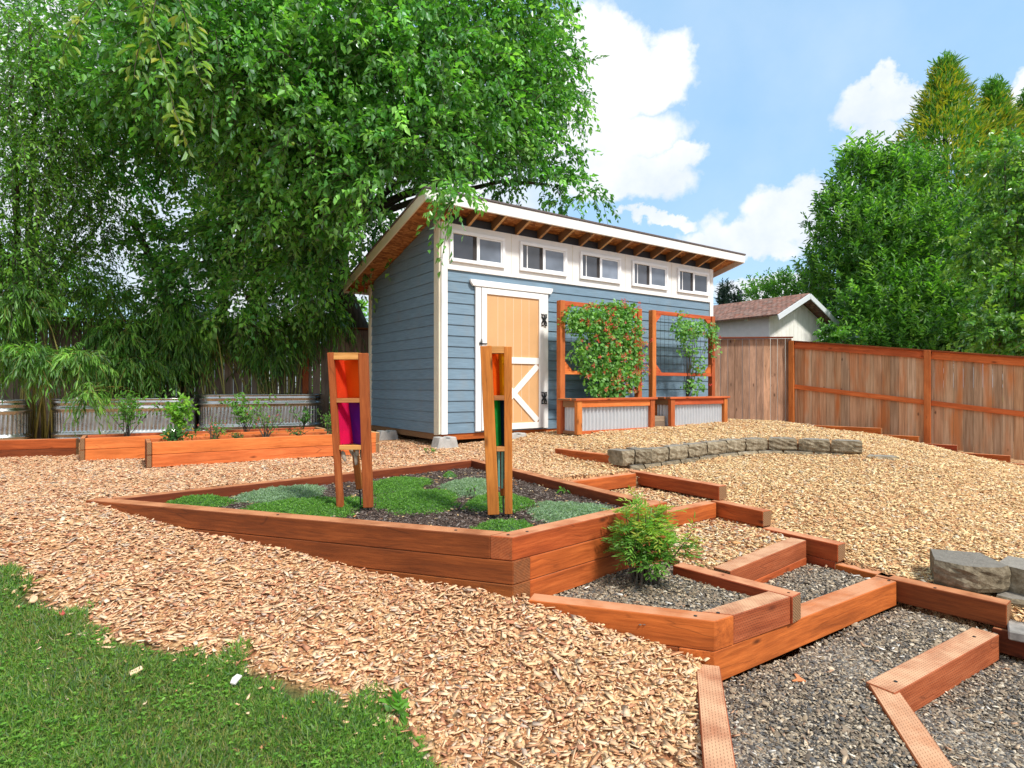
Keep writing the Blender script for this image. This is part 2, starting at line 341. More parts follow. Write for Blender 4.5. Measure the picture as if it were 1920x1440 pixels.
LO = [(1.3,5.9,.87),(1.45,5.5,.90),(1.72,5.05,.955),(1.95,4.6,1.075),(2.25,4.15,1.19),(2.42,3.8,1.22),(2.9,3.75,1.25),(3.4,3.4,1.33),(3.1,2.9,1.38),(3.5,2.0,1.5),(2,6.2,.865),(2.6,6.9,.86),(3.3,7.3,.85),(4.0,6.9,.84),(5.5,12.1,.80),(5.6,11.5,.79),(5,9,.76),(5.5,10,.78),
      (4.5,6.9,.84),(5.2,7.5,.88),(5,6.2,1.02),(4.7,5.4,1.18),(5,4.5,1.36),(6.3,10.0,.87),(6.5,11.2,.88),(6.85,10.9,.93),(7.25,10.45,1.05),(7.65,10.05,1.165),(8.1,9.6,1.285),(8.65,9.0,1.42),(7.5,7,1.42),(9.5,8.3,1.45),(12,6,1.7),(6,3,1.6),(4,1,1.6),(11,10,1.5),(3,5,1.02),(3.4,6,.90),(6.2,8.4,.94)]
def tps(pts):
    p = np.array(pts, float); n = len(p); d = np.hypot(p[:, None, 0]-p[None, :, 0], p[:, None, 1]-p[None, :, 1])
    K = np.where(d > 0, d*d*np.log(d+1e-12), 0)+np.eye(n)*.003; Q = np.c_[np.ones(n), p[:, :2]]
    A = np.zeros((n+3, n+3)); A[:n, :n] = K; A[:n, n:] = Q; A[n:, :n] = Q.T
    w = np.linalg.solve(A, np.r_[p[:, 2], 0, 0, 0])
    def f(x, y):
        d = np.hypot(x[:, None]-p[None, :, 0], y[:, None]-p[None, :, 1])
        return (np.where(d > 0, d*d*np.log(d+1e-12), 0) @ w[:n])+w[n]+w[n+1]*x+w[n+2]*y
    return f
fU, fL = tps(UP), tps(LO)
WALL = [(1.115,5.985),(1.27,6.12),(1.46,6.20),(1.70,6.42),(1.98,6.66),(2.28,6.93),(2.59,7.17),(2.90,7.38),(3.22,7.5),(3.55,7.42),(3.84,7.2),(4.125,7.02)]
wx = np.array([a for a, b in WALL]+[4.7, 5.6, 9, 14]); wy = np.array([b for a, b in WALL]+[8.2, 12.4, 18, 24])
def H(x, y):
    x = np.atleast_1d(np.asarray(x, float)); y = np.atleast_1d(np.asarray(y, float))
    xc, yc = np.clip(x, -12, 12), np.clip(y, .5, 18)
    u, l = fU(xc, yc), fL(np.clip(xc, .9, 12), yc)
    ay = np.interp(x, wx, wy)-.0; wid = np.interp(x, [4.1, 5.2, 7], [.07, .6, .5])
    t = np.clip((y-ay-.10+wid)/(2*wid), 0, 1); t = t*t*(3-2*t)
    bx = np.interp(y, [2, 3, 3.5, 4.2, 5, 5.73, 6.2], [2.6, 2.6, 2.3, 1.7, 1.5, 1.19, 1.0]); s = np.clip((x-bx)/.06+.5, 0, 1)
    d = u*(1-s)+s*(l*(1-t)+u*t)
    far = np.clip((np.hypot(x, y)-13)/8, 0, 1); d = d*(1-far)+1.0*far
    d = d+.012*np.sin(x*5.1+np.sin(y*3.3))*np.sin(y*4.3+1.2*x)*np.clip(1-far, 0, 1)
    return EYE-d
def h1(x, y): return float(H([x], [y])[0])
def G(px, py):
    """where the ray through a photo pixel meets the ground"""
    Y = 3.0; k = (py-HY)/F; u = (px-CX)/F
    for _ in range(60):
        d = EYE-h1(u*Y, Y); Y = Y*.5+.5*min(d/k, 30)
    return (u*Y, Y)
# anything below these is carried by its own terrace sheet
T1c = (.93, 2.738)
SUNK = [(-2.72, 4.04), (.03, 3.09), (.90, 2.79), (.90, 2.72), (.60, 1.65), (.56, 1.45), (3.6, 1.45), (3.16, 2.84), (2.80, 3.38), (2.39, 3.87), (2.26, 4.12), (1.95, 4.59), (1.73, 4.98), (1.26, 5.74), (1.18, 5.77), (.35, 5.14), (-.43, 6.27)]
def inside(x, y, poly):
    c = np.zeros(len(x), bool); n = len(poly)
    for i in range(n):
        (x0, y0), (x1, y1) = poly[i], poly[(i+1) % n]
        if y0 == y1: continue
        m = ((y0 > y) != (y1 > y)) & (x < (x1-x0)*(y-y0)/(y1-y0)+x0); c ^= m
    return c
LAWN_PX = [(-60,1070),(60,1110),(190,1195),(330,1220),(500,1265),(650,1315),(790,1385),(820,1440)]
LAWN = [G(*p) for p in LAWN_PX]; LAWN = [(-6, LAWN[0][1]+.5)]+LAWN+[(.1, 1.2), (-6, .6)]
def lawn_dist(x, y):
    d = np.full(len(x), 9.0)
    for i in range(0, len(LAWN)-3):
        (x0, y0), (x1, y1) = LAWN[i], LAWN[i+1]; dx, dy = x1-x0, y1-y0
        t = np.clip(((x-x0)*dx+(y-y0)*dy)/(dx*dx+dy*dy), 0, 1); d = np.minimum(d, np.hypot(x-x0-t*dx, y-y0-t*dy))
    return np.where(inside(x, y, LAWN), d, -d)
def ground_material():
    m, nt, out = newmat('chip_ground'); L = nt.links.new; co = texco(nt)
    v = mapping(nt, co, (1, 1, 1)); w = tex(nt, 'ShaderNodeTexNoise', v, 9, Detail=2); v2 = mix(nt, .06, v, w.outputs['Color'], 'ADD')
    a = tex(nt, 'ShaderNodeTexVoronoi', mapping(nt, v2, (28, 60, 40)), 1); b = tex(nt, 'ShaderNodeTexVoronoi', mapping(nt, v2, (60, 26, 40), (3, 7, 1)), 1)
    sa = nt.nodes.new('ShaderNodeSeparateColor'); L(a.outputs['Color'], sa.inputs[0]); sb = nt.nodes.new('ShaderNodeSeparateColor'); L(b.outputs['Color'], sb.inputs[0])
    st = [(0, (.20, .07, .03)), (.25, (.40, .18, .08)), (.55, (.55, .30, .14)), (1, (.70, .46, .24))]
    c = mix(nt, maprange(nt, sb.outputs[1], .4, .6), ramp(nt, sa.outputs[0], st), ramp(nt, sb.outputs[0], st))
    dd = nt.nodes.new('ShaderNodeMath'); dd.operation = 'ADD'; L(a.outputs['Distance'], dd.inputs[0]); L(b.outputs['Distance'], dd.inputs[1])
    at = nt.nodes.new('ShaderNodeAttribute'); at.attribute_name = 'tint'; sp = nt.nodes.new('ShaderNodeSeparateColor'); L(at.outputs['Color'], sp.inputs[0])
    n = tex(nt, 'ShaderNodeTexNoise', co, 30, Detail=4)
    c = mix(nt, sp.outputs[0], c, ramp(nt, n.outputs['Fac'], [(.3, (.035, .06, .012)), (.7, (.09, .10, .03))]))
    c = mix(nt, sp.outputs[1], c, ramp(nt, n.outputs['Fac'], [(.3, (.05, .07, .02)), (.7, (.10, .09, .05))]))
    principled(nt, out, c, .85, bump=dd.outputs[0], bstr=.9, bdist=-.02, spec=.2); return m
def gravel_material():
    m, nt, out = newmat('gravel_base'); co = texco(nt); a = tex(nt, 'ShaderNodeTexVoronoi', co, 95); s = nt.nodes.new('ShaderNodeSeparateColor'); nt.links.new(a.outputs['Color'], s.inputs[0])
    c = ramp(nt, s.outputs[0], [(0, (.08, .075, .07)), (.4, (.18, .165, .145)), (.75, (.30, .25, .19)), (1, (.50, .43, .34))])
    principled(nt, out, c, .75, bump=a.outputs['Distance'], bstr=.9, bdist=-.01); return m
def mulch_material():
    m, nt, out = newmat('bark_mulch'); co = texco(nt); a = tex(nt, 'ShaderNodeTexVoronoi', mapping(nt, co, (40, 80, 50)), 1); s = nt.nodes.new('ShaderNodeSeparateColor'); nt.links.new(a.outputs['Color'], s.inputs[0])
    c = ramp(nt, s.outputs[0], [(0, (.03, .02, .016)), (.5, (.08, .055, .042)), (1, (.16, .12, .10))])
    principled(nt, out, c, .95, bump=a.outputs['Distance'], bstr=.9, bdist=-.012, spec=.2); return m
MAT['ground'] = ground_material(); MAT['gravel'] = gravel_material(); MAT['mulch'] = mulch_material()
def build_ground():
    gx = np.r_[-320, -200, -120, -70, -40, -25, -16, -12, np.arange(-9, -6, .25), np.arange(-6, -3, .08), np.arange(-3, 3.4, .042), np.arange(3.4, 9, .08), np.arange(9, 12, .25), 13, 16, 25, 40, 70, 120, 200, 320]
    gy = np.r_[-120, -60, -25, -10, -4, -1, 0, np.arange(.5, 1.5, .2), np.arange(1.5, 6.5, .042), np.arange(6.5, 12.5, .08), np.arange(12.6, 16, .3), 17, 20, 25, 35, 50, 80, 140, 240, 400]
    X, Yg = np.meshgrid(gx, gy); x, y = X.ravel(), Yg.ravel(); z = H(x, y)
    z = np.where(inside(x, y, SUNK), EYE-1.75, z)
    nx, ny = len(gx), len(gy); i = np.arange(nx-1)[None, :]+nx*np.arange(ny-1)[:, None]; i = i.ravel()
    col = np.zeros((len(x), 3)); col[:, 0] = np.clip(lawn_dist(x, y)/.1+.5, 0, 1); col[:, 1] = ((y > 13.2) | (x > 12) | (x < -9.5)).astype(float)
    o = npmesh('ground', np.c_[x, y, z], np.c_[i, i+1, i+nx+1, i+nx], MAT['ground'], col=col, smooth=True); tag(o, kind='structure')
build_ground()
def inset(poly, k):
    p = [Vector(q) for q in poly]; n = len(p); ar = sum(p[i].x*p[(i+1) % n].y-p[(i+1) % n].x*p[i].y for i in range(n)); s = 1 if ar > 0 else -1; out = []
    for i in range(n):
        a, b, c = p[i-1], p[i], p[(i+1) % n]; d1, d2 = (b-a).normalized(), (c-b).normalized(); n1, n2 = Vector((-d1.y, d1.x))*s, Vector((-d2.y, d2.x))*s; m = (n1+n2); m = m/max(m.length_squared*.5, .35); out.append(tuple(b+m*k))
    return out
def fill(name, poly, d, mat, k=.03):
    poly = inset(poly, k) if k else poly; mb = MB(); mb.prism(poly, 'z', Z(d)-.12, Z(d)); o = mb.build(name, mat); tag(o, kind='structure'); return o
FX = [(.36,5.08),(1.23,5.72),(1.70,5.0),(1.63,4.97),(.76,4.31)]
FW = [(.82,4.24),(1.71,4.93),(1.90,4.57),(2.0,4.31),(1.13,3.52),(1.04,3.65),(.995,3.94)]
FG1 = [B_, C_, (1.04,3.65), (1.51,3.11), T1c]
FG2 = [(1.22,3.46),(2.06,4.22),(2.185,4.08),(2.40,3.76),(1.49,3.13)]
FG3 = [(.93,2.74),(2.42,3.74),(2.72,3.34),(1.66,2.69),(1.56,2.40),(1.36,1.5),(.62,1.5),(.77,2.24),(.88,2.68)]
FG4 = [(1.66,2.69),(2.72,3.32),(3.1,2.83),(3.6,1.5),(1.36,1.5),(1.56,2.40)]
fill('planter_soil', [A_, B_, C_, D_], .845, MAT['mulch'])
fill('terrace_ground', FX, .975, MAT['ground'], 0); fill('terrace_ground', FW, 1.095, MAT['ground'], 0)
fill('gravel_bed', FG1, 1.135, MAT['gravel']); fill('gravel_step', FG2, 1.25, MAT['gravel'])
fill('gravel_path', FG3, 1.385, MAT['gravel']); fill('gravel_path', FG4, 1.50, MAT['gravel'])

# ------------------------------------------------------------------ scattering
def scatter_pts(poly, dens, rng):
    p = np.array(poly); x0, y0 = p.min(0); x1, y1 = p.max(0); n = int((x1-x0)*(y1-y0)*dens)
    x = rng.uniform(x0, x1, n); y = rng.uniform(y0, y1, n); m = inside(x, y, poly); return x[m], y[m]
def basis(yaw, pitch, roll):
    cy, sy, cp, sp, cr, sr = np.cos(yaw), np.sin(yaw), np.cos(pitch), np.sin(pitch), np.cos(roll), np.sin(roll)
    ex = np.stack([cy*cp, sy*cp, sp], 1); ez = np.stack([sy*sr-cy*sp*cr, -cy*sr-sy*sp*cr, cp*cr], 1); ey = np.cross(ez, ex); return ex, ey, ez
def off_timber(x, y, z):
    ok = np.ones(len(x), bool)
    for poly, zt_ in FOOT: ok &= ~(inside(x, y, poly) & (z < zt_+.03))
    return ok
def chips(x, y, z, L, Wd, T, col, rng, name, mat, tilt=.25):
    k = off_timber(x, y, z); x, y, z, L, Wd, T, col = x[k], y[k], z[k], L[k], Wd[k], T[k], col[k]
    n = len(x); yaw = rng.uniform(0, 2*np.pi, n); ex, ey, ez = basis(yaw, rng.normal(0, tilt, n), rng.normal(0, tilt*1.3, n))
    c = np.stack([x, y, z], 1); t = np.array([(-1,-1),(1,-1),(1,1),(-1,1)], float)[None]*np.ones((n, 1, 1))
    t *= rng.uniform(.45, 1.12, (n, 4, 1))                                       # ragged corners
    a = (t[:, :, 0]*L[:, None]/2)[:, :, None]*ex[:, None]+(t[:, :, 1]*Wd[:, None]/2)[:, :, None]*ey[:, None]
    top = c[:, None]+a+(T[:, None, None]/2)*ez[:, None]; bot = c[:, None]+a*.94-(T[:, None, None]/2)*ez[:, None]
    V = np.concatenate([bot, top], 1).reshape(-1, 3); b = np.arange(n)[:, None]*8
    Fc = np.concatenate([b+np.array(f)[None] for f in ((4,5,6,7),(0,1,5,4),(1,2,6,5),(2,3,7,6),(3,0,4,7))], 0)
    return tag(npmesh(name, V, Fc, mat, col=np.repeat(col, 8, 0)), kind='stuff')
PAL_L = np.array([(.78,.50,.28),(.70,.38,.19),(.85,.60,.36),(.60,.26,.12),(.46,.15,.07),(.88,.70,.50),(.72,.44,.24),(.33,.11,.06),(.80,.55,.33),(.45,.38,.32),(.76,.48,.27),(.84,.58,.36)])
PAL_R = np.array([(.82,.56,.27),(.76,.46,.20),(.88,.66,.36),(.64,.33,.13),(.90,.74,.48),(.78,.52,.25),(.50,.21,.08),(.84,.60,.30),(.90,.68,.38),(.86,.62,.33),(.66,.56,.44)])
def pick(pal, n, rng, var=.12): return np.clip(pal[rng.randint(0, len(pal), n)]*rng.uniform(1-var*1.6, 1+var, (n, 1)), 0, 1)
SHED_O, SHED_A = (-.921, 7.70), math.radians(35)
def shed_local(x, y):
    dx, dy = x-SHED_O[0], y-SHED_O[1]; c, s = math.cos(SHED_A), math.sin(SHED_A); return dx*c+dy*s, -dx*s+dy*c
def scatter_chips():
    rng = np.random.RandomState(3); xs = []; ys = []; ss = []
    for (y0, y1, dens, sc) in ((1.75, 3.2, 4600, 1.12), (3.2, 4.6, 4000, 1.08), (4.6, 6.5, 3000, 1.08), (6.5, 9, 2000, 1.12), (9, 12.8, 950, 1.35)):
        w = 1.0*y1+.7; n = int(2*w*(y1-y0)*dens); x = rng.uniform(-w, w, n); y = rng.uniform(y0, y1, n)
        m = (np.abs(x) < .93*y+.7) & ~inside(x, y, SUNK) & (lawn_dist(x, y) < rng.normal(-.03, .05, n))
        a, b = shed_local(x, y); m &= ~((a > -.0) & (a < 5.6) & (b > -.02) & (b < 2.4))
        m &= ~((x < -1.5) & (y > 8.4+(x+1.6)*.4)) & ~(y > 12.7) & ~((x-5.87)*.70+(y-12.6)*.713 > -.12)
        xs.append(x[m]); ys.append(y[m]); ss.append(np.full(m.sum(), sc))
    # litter of chips on the first centimetres of lawn
    x = rng.uniform(-3, .2, 2600); y = rng.uniform(1.8, 4, 2600); dl = lawn_dist(x, y); m = (dl > 0) & (dl < rng.exponential(.12, 2600)); xs.append(x[m]); ys.append(y[m]); ss.append(np.ones(m.sum()))
    x, y, s = map(np.concatenate, (xs, ys, ss)); n = len(x); z = H(x, y)+rng.uniform(-.002, .016, n)+.004*(lawn_dist(x, y) > 0)*3
    k = np.clip((x-.6+.15*(y-4))/1.6+.5+rng.normal(0, .25, n), 0, 1)[:, None]
    col = pick(PAL_L, n, rng)*(1-k)+pick(PAL_R, n, rng)*k; col = np.clip(col*.80+.26*((1-k)*np.array([(.88,.54,.31)])+k*np.array([(.92,.66,.34)])), 0, .95)
    L = np.exp(rng.normal(-3.68, .5, n))*s; L = np.clip(L, .009, .10); Wd = np.clip(L*rng.uniform(.2, .5, n), .005, .026); T = rng.uniform(.0015, .0045, n)
    chips(x, y, z, L, Wd, T, col, rng, 'wood_chips', MAT['chip'])
    for poly, d in ((FX, .975), (FW, 1.095)):
        x, y = scatter_pts(poly, 2600, rng); n = len(x); L = np.clip(np.exp(rng.normal(-3.38, .4, n)), .012, .08)
        chips(x, y, Z(d)+rng.uniform(0, .02, n)+.008*np.sin(x*7+y*5), L, np.clip(L*rng.uniform(.2, .5, n), .005, .026), rng.uniform(.002, .005, n), pick(np.r_[PAL_R, PAL_R, PAL_L], n, rng), rng, 'wood_chips', MAT['chip'])
    # fine dark bark in the planter with pale fibres
    x, y = scatter_pts([A_, B_, C_, D_], 3600, rng); n = len(x); pal = np.array([(.07,.045,.035),(.12,.085,.065),(.18,.14,.12),(.05,.035,.03),(.30,.25,.22),(.10,.06,.045)])
    L = np.clip(np.exp(rng.normal(-3.9, .5, n)), .008, .06)
    chips(x, y, Z(.845)+rng.uniform(0, .012, n), L, np.clip(L*rng.uniform(.12, .4, n), .003, .015), rng.uniform(.002, .004, n), pick(pal, n, rng, .2), rng, 'bark_mulch', MAT['chip'])
    x, y = scatter_pts([A_, B_, C_, D_], 70, rng); n = len(x); L = rng.uniform(.015, .045, n); chips(x, y, Z(.845)+rng.uniform(.01, .018, n), L, L*rng.uniform(.2, .45, n), rng.uniform(.001, .003, n), pick(PAL_R, n, rng), rng, 'stray_chips', MAT['chip'], .15)
    n = 150; k = rng.randint(0, len(FOOT), n); u = rng.uniform(0.03, .97, (n, 1)); v = rng.uniform(.1, .9, (n, 1)); Q = np.array([[tuple(c) for c in f[0]] for f in FOOT])[k]; zt_ = np.array([f[1] for f in FOOT])[k]
    p = (Q[:, 0]*(1-u)+Q[:, 1]*u)*(1-v)+(Q[:, 3]*(1-u)+Q[:, 2]*u)*v; L = rng.uniform(.008, .03, n); chips(p[:, 0], p[:, 1], zt_+.031, L, L*rng.uniform(.2, .5, n), rng.uniform(.001, .002, n), pick(PAL_R, n, rng), rng, 'stray_chips', MAT['chip'], .05) if False else None
    # stray chips on the gravel
    for poly, d, k in ((FG1, 1.135, 190), (FG2, 1.25, 170), (FG3, 1.385, 120), (FG4, 1.5, 140)):
        x, y = scatter_pts(poly, k, rng); n = len(x); L = rng.uniform(.012, .05, n)
        chips(x, y, Z(d)+rng.uniform(.010, .017, n), L, L*rng.uniform(.15, .4, n), rng.uniform(.001, .003, n), pick(np.array([(.75,.66,.52),(.6,.45,.3),(.82,.78,.7),(.5,.3,.18)]), n, rng), rng, 'stray_chips', MAT['chip'], .15)
def scatter_gravel():
    rng = np.random.RandomState(5); O = np.array([(1,0,0),(0,1,0),(-1,0,0),(0,-1,0),(0,0,1),(.7,.7,-.2),(-.7,.7,-.2),(-.7,-.7,-.2),(.7,-.7,-.2)], float)
    tri = np.array([(0,5,4),(5,1,4),(1,6,4),(6,2,4),(2,7,4),(7,3,4),(3,8,4),(8,0,4)])
    pal = np.array([(.14,.115,.09),(.22,.175,.13),(.28,.215,.15),(.38,.29,.19),(.13,.125,.12),(.50,.41,.29),(.10,.09,.08),(.32,.25,.17),(.56,.48,.37),(.26,.19,.13)])
    for nm, poly, d, dens in (('gravel_stones', FG1, 1.135, 13000), ('gravel_stones', FG2, 1.25, 12000), ('gravel_stones', FG3, 1.385, 12500), ('gravel_stones', FG4, 1.5, 12500)):
        x, y = scatter_pts(poly, dens, rng); m = (y > 1.95) & off_timber(x, y, np.full(len(x), Z(d))); x, y = x[m], y[m]; n = len(x)
        s = np.exp(rng.normal(-5.3, .33, n)); s = np.where(rng.rand(n) < .012, s*1.9, s)
        ex, ey, ez = basis(rng.uniform(0, 6.3, n), rng.normal(0, .4, n), rng.normal(0, .4, n))
        q = O[None]*rng.uniform(.7, 1.25, (n, 9, 1)); V = (q[:, :, 0:1]*ex[:, None]*s[:, None, None]*rng.uniform(1, 1.7, (n, 1, 1))+q[:, :, 1:2]*ey[:, None]*s[:, None, None]+q[:, :, 2:3]*ez[:, None]*s[:, None, None]*.6)
        V += np.stack([x, y, Z(d)+rng.uniform(0, .010, n)+.006*np.sin(5*x+3*y)], 1)[:, None]
        npmesh(nm, V.reshape(-1, 3), (np.arange(n)[:, None, None]*9+tri[None]).reshape(-1, 3), MAT['stone_bit'], col=np.repeat(pick(pal, n, rng, .2), 9, 0))['kind'] = 'stuff'

# ------------------------------------------------------------------ timbers
FOOT = []
def timber(parent, p0, p1, d, h, w=.10, mat='stain', side=0, name='timber', ext=(0, 0), lab=None, sl=(0, 0)):
    """timber with its top d below eye level; side +1: body lies left of p0->p1, -1: right, 0: centred"""
    a, b = Vector((*p0, 0)), Vector((*p1, 0)); x = (b-a).normalized(); a = a-x*ext[0]; b = b+x*ext[1]; y = Vector((-x.y, x.x, 0)); L = (b-a).length
    c = (a+b)/2+y*(side*w/2); M = Matrix((x, y, Vector((0, 0, 1)))).transposed().to_4x4(); M.translation = (c.x, c.y, Z(d)-h/2)
    mb = MB(); n = max(1, int(L/.35)); j = lambda: random.uniform(-.0012, .0012)
    for i in range(n):
        pass
    q0, q1 = sl[0]*w, sl[1]*w
    FOOT.append(([(M @ Vector(q))[:2] for q in ((-L/2, -w/2, 0), (L/2, -w/2, 0), (L/2+q1, w/2, 0), (-L/2+q0, w/2, 0))], Z(d)))
    mb.hexa([(-L/2,-w/2,-h/2),(L/2,-w/2,-h/2),(L/2+q1,w/2,-h/2),(-L/2+q0,w/2,-h/2),(-L/2,-w/2,h/2),(L/2,-w/2,h/2),(L/2+q1,w/2,h/2),(-L/2+q0,w/2,h/2)])
    o = mb.build(name, MAT[mat], parent, M @ Matrix.Rotation(random.uniform(-.002, .002), 4, 'Z'), bevel=.004)
    if lab: o['label'] = lab
    return o
def bolts(parent, pts):
    for (x, y, d) in pts:
        mb = MB(); mb.tube([(x, y, Z(d)-.004), (x, y, Z(d)+.003)], .0085, 8); mb.build('bolt', MAT['black'], parent, Matrix.Identity(4))
LH = .122
pl = thing('raised_planter', 'large four-sided brown planter of stacked timbers filled with dark bark and thyme mats', 'planter', (-.6, 4.4, Z(1.1)))
for k in range(3):
    e = 0
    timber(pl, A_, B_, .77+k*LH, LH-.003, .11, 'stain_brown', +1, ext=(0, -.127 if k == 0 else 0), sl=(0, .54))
    timber(pl, B_, C_, .77+k*LH, LH-.003, .11, 'stain', +1, ext=(0 if k == 0 else -.127, .05), sl=(-.54, 0), lab='bright orange timber facing the steps')
for k in range(2):
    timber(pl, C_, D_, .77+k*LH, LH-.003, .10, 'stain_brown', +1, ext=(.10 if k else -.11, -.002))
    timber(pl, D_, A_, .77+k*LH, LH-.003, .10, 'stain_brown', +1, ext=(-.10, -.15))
bolts(pl, [(-.02, 3.09, .77), (-.3, 3.19, .77), (.08, 3.16, .77), (-1.4, 3.57, .77)])
e1 = thing('terrace_edging', 'low timber frame round the dark gravel bed under the green shrub', 'garden edging', (.9, 2.9, Z(1.35)))
timber(e1, (.10, 3.005), T1c, 1.078, .139, .105, 'stain', +1, ext=(.02, 0), sl=(0, .824))
timber(e1, (.35, 2.925), T1c, 1.219, .13, .105, 'stain_brown', +1, ext=(0, -.165), sl=(0, .824))
timber(e1, T1c, (1.51, 3.11), 1.078, .139, .115, 'incised', +1, ext=(-.138, -.05), sl=(-.824, 0), lab='pale timber with rows of incised marks on top')
timber(e1, (1.04, 3.65), (1.505, 3.11), 1.075, .139, .10, 'stain', -1)
bolts(e1, [(.86, 2.80, 1.078), (.98, 2.84, 1.078), (1.44, 3.11, 1.078), (1.2, 3.4, 1.078)])
s1 = thing('timber_step', 'longest orange step timber above the big gravel pad with its dark side board', 'garden step', (1.7, 3.2, Z(1.4)), group='timber steps of the terrace')
timber(s1, T1c, (2.40, 3.73), 1.219, .15, .125, 'stain', +1, ext=(0, 0), sl=(-.824, 0))
timber(s1, (2.33, 3.84), (2.755, 3.325), 1.217, .135, .105, 'stain_brown', +1)
bolts(s1, [(2.36, 3.74, 1.218), (2.55, 3.60, 1.217)])
s2 = thing('timber_step', 'lowest pale step timber with incised marks at the bottom right corner', 'garden step', (2.1, 3.0, Z(1.5)), group='timber steps of the terrace')
timber(s2, (1.69, 2.637), (2.66, 3.26), 1.356, .14, .125, 'incised', +1)
timber(s2, (1.628, 2.72), (1.35, 1.75), 1.362, .10, .115, 'incised', +1, ext=(.02, 0))
bolts(s2, [(1.76, 2.74, 1.356), (2.5, 3.23, 1.356)])
e2 = thing('edging_board', 'flat pale board sunk between orange wood chips and the gravel pad', 'garden edging', (.8, 2.3, Z(1.3)))
timber(e2, (.895, 2.73), (.60, 1.65), 1.272, .12, .105, 'incised', 0)
e3 = thing('edging_board', 'short dark timber continuing downhill at the right picture edge', 'garden edging', (2.9, 3.1, Z(1.4)))
timber(e3, (2.70, 3.36), (3.12, 2.80), 1.358, .13, .10, 'stain_brown', +1)
s3 = thing('timber_step', 'two-layer orange step timber above the upper gravel pad with a short return end', 'garden step', (1.7, 3.9, Z(1.3)), group='timber steps of the terrace')
timber(s3, (1.25, 3.46), (2.09, 4.205), 1.078, .118, .11, 'incised', +1, ext=(-.03, -.04)); timber(s3, (1.25, 3.46), (2.09, 4.205), 1.198, .118, .11, 'stain', +1, ext=(-.03, -.04))
timber(s3, (1.90, 4.54), (2.215, 4.06), 1.078, .12, .10, 'stain', +1, ext=(0, 0)); timber(s3, (1.90, 4.54), (2.215, 4.06), 1.20, .12, .10, 'stain', +1, ext=(0, -.02))
timber(s3, (2.20, 4.10), (2.40, 3.80), 1.217, .10, .09, 'stain', +1)
s4 = thing('timber_step', 'orange step timber behind the shrub with a stub end pointing right', 'garden step', (1.4, 4.6, Z(1.05)), group='timber steps of the terrace')
timber(s4, (.82, 4.24), (1.70, 4.92), .956, .12, .10, 'stain', +1, ext=(0, -.03)); timber(s4, (1.66, 4.99), (1.915, 4.56), .956, .12, .10, 'stain', +1)
timber(s4, (.82, 4.24), (1.70, 4.92), 1.078, .1, .10, 'stain_brown', +1, ext=(0, -.03)); timber(s4, (1.66, 4.99), (1.915, 4.56), 1.078, .1, .10, 'stain', +1, ext=(0, -.06))
s5 = thing('timber_step', 'thin orange step timber with long side board below the stone arc', 'garden step', (1, 5.3, Z(.95)), group='timber steps of the terrace')
timber(s5, (.40, 5.11), (1.21, 5.72), .834, .12, .09, 'stain', +1, ext=(0, -.03)); timber(s5, (1.05, 6.05), (1.725, 4.98), .834, .12, .10, 'stain', +1)
s6 = thing('edging_board', 'topmost orange side board rising out of the chips beside the first stone block', 'garden edging', (.8, 6.4, Z(.83)))
timber(s6, (.487, 6.816), (1.06, 6.087), .712, .12, .09, 'stain', +1)
# stepped boards along the right fence
S = [(5.75, 12.22), (6.87, 11.12), (7.29, 10.71), (7.69, 10.32), (8.19, 9.82), (8.75, 9.27)]
labs = ['stepped board below the fence, farthest and highest of the row', 'stepped board second from the far end below the fence', 'stepped board in the middle of the row below the fence', 'stepped board fourth down the slope below the fence', 'stepped board lowest and nearest, at the right picture edge']
for i in range(5):
    t = thing('edging_board', labs[i], 'garden edging', (S[i+1][0], S[i+1][1], Z(.9+i*.12)), group='boards stepping down along the fence')
    q0 = S[i] if i == 0 else (S[i][0]-.55, S[i][1]+.54)
    timber(t, q0, S[i+1], .784+.121*i, .118, .09, 'stain', +1)
scatter_chips(); scatter_gravel()
# ------------------------------------------------------------------ shed materials
def siding_mat(name, col):
    m, nt, out = newmat(name); co = texco(nt)
    g = tex(nt, 'ShaderNodeTexNoise', mapping(nt, co, (3, 3, 50)), 1.5, Detail=5); b = tex(nt, 'ShaderNodeTexNoise', co, 1.3, Detail=3)
    c = ramp(nt, g.outputs['Fac'], [(.3, tuple(x*.78 for x in col)), (.7, tuple(x*1.16 for x in col))])
    sp = tex(nt, 'ShaderNodeTexNoise', mapping(nt, co, (2, 2, 1), (0, 0, 5)), 2.2, Detail=6, Roughness=.7); c = mix(nt, maprange(nt, sp.outputs['Fac'], .52, .75, 0, .35), c, (.22, .20, .17))
    c = mix(nt, maprange(nt, b.outputs['Fac'], .3, .7, 0, .35), c, tuple(x*1.25 for x in col))
    at = nt.nodes.new('ShaderNodeAttribute'); at.attribute_name = 'tint'; c = mix(nt, 1.0, c, at.outputs['Color'], 'MULTIPLY')
    principled(nt, out, c, .65, bump=g.outputs['Fac'], bstr=.35, bdist=.003, spec=.25); return m
MAT['siding'] = siding_mat('blue_grey_siding', (.156, .236, .31)); 
def osb_mat():
    m, nt, out = newmat('strand_board'); co = texco(nt); w = tex(nt, 'ShaderNodeTexNoise', co, 6, Detail=2); v = mix(nt, .12, co, w.outputs['Color'], 'ADD')
    a = tex(nt, 'ShaderNodeTexVoronoi', mapping(nt, v, (16, 42, 30)), 1); s = nt.nodes.new('ShaderNodeSeparateColor'); nt.links.new(a.outputs['Color'], s.inputs[0])
    c = ramp(nt, s.outputs[0], [(0, (.20, .065, .016)), (.5, (.42, .16, .045)), (1, (.60, .29, .10))]); principled(nt, out, c, .6, bump=a.outputs['Distance'], bstr=.3); return m
MAT['osb'] = osb_mat()
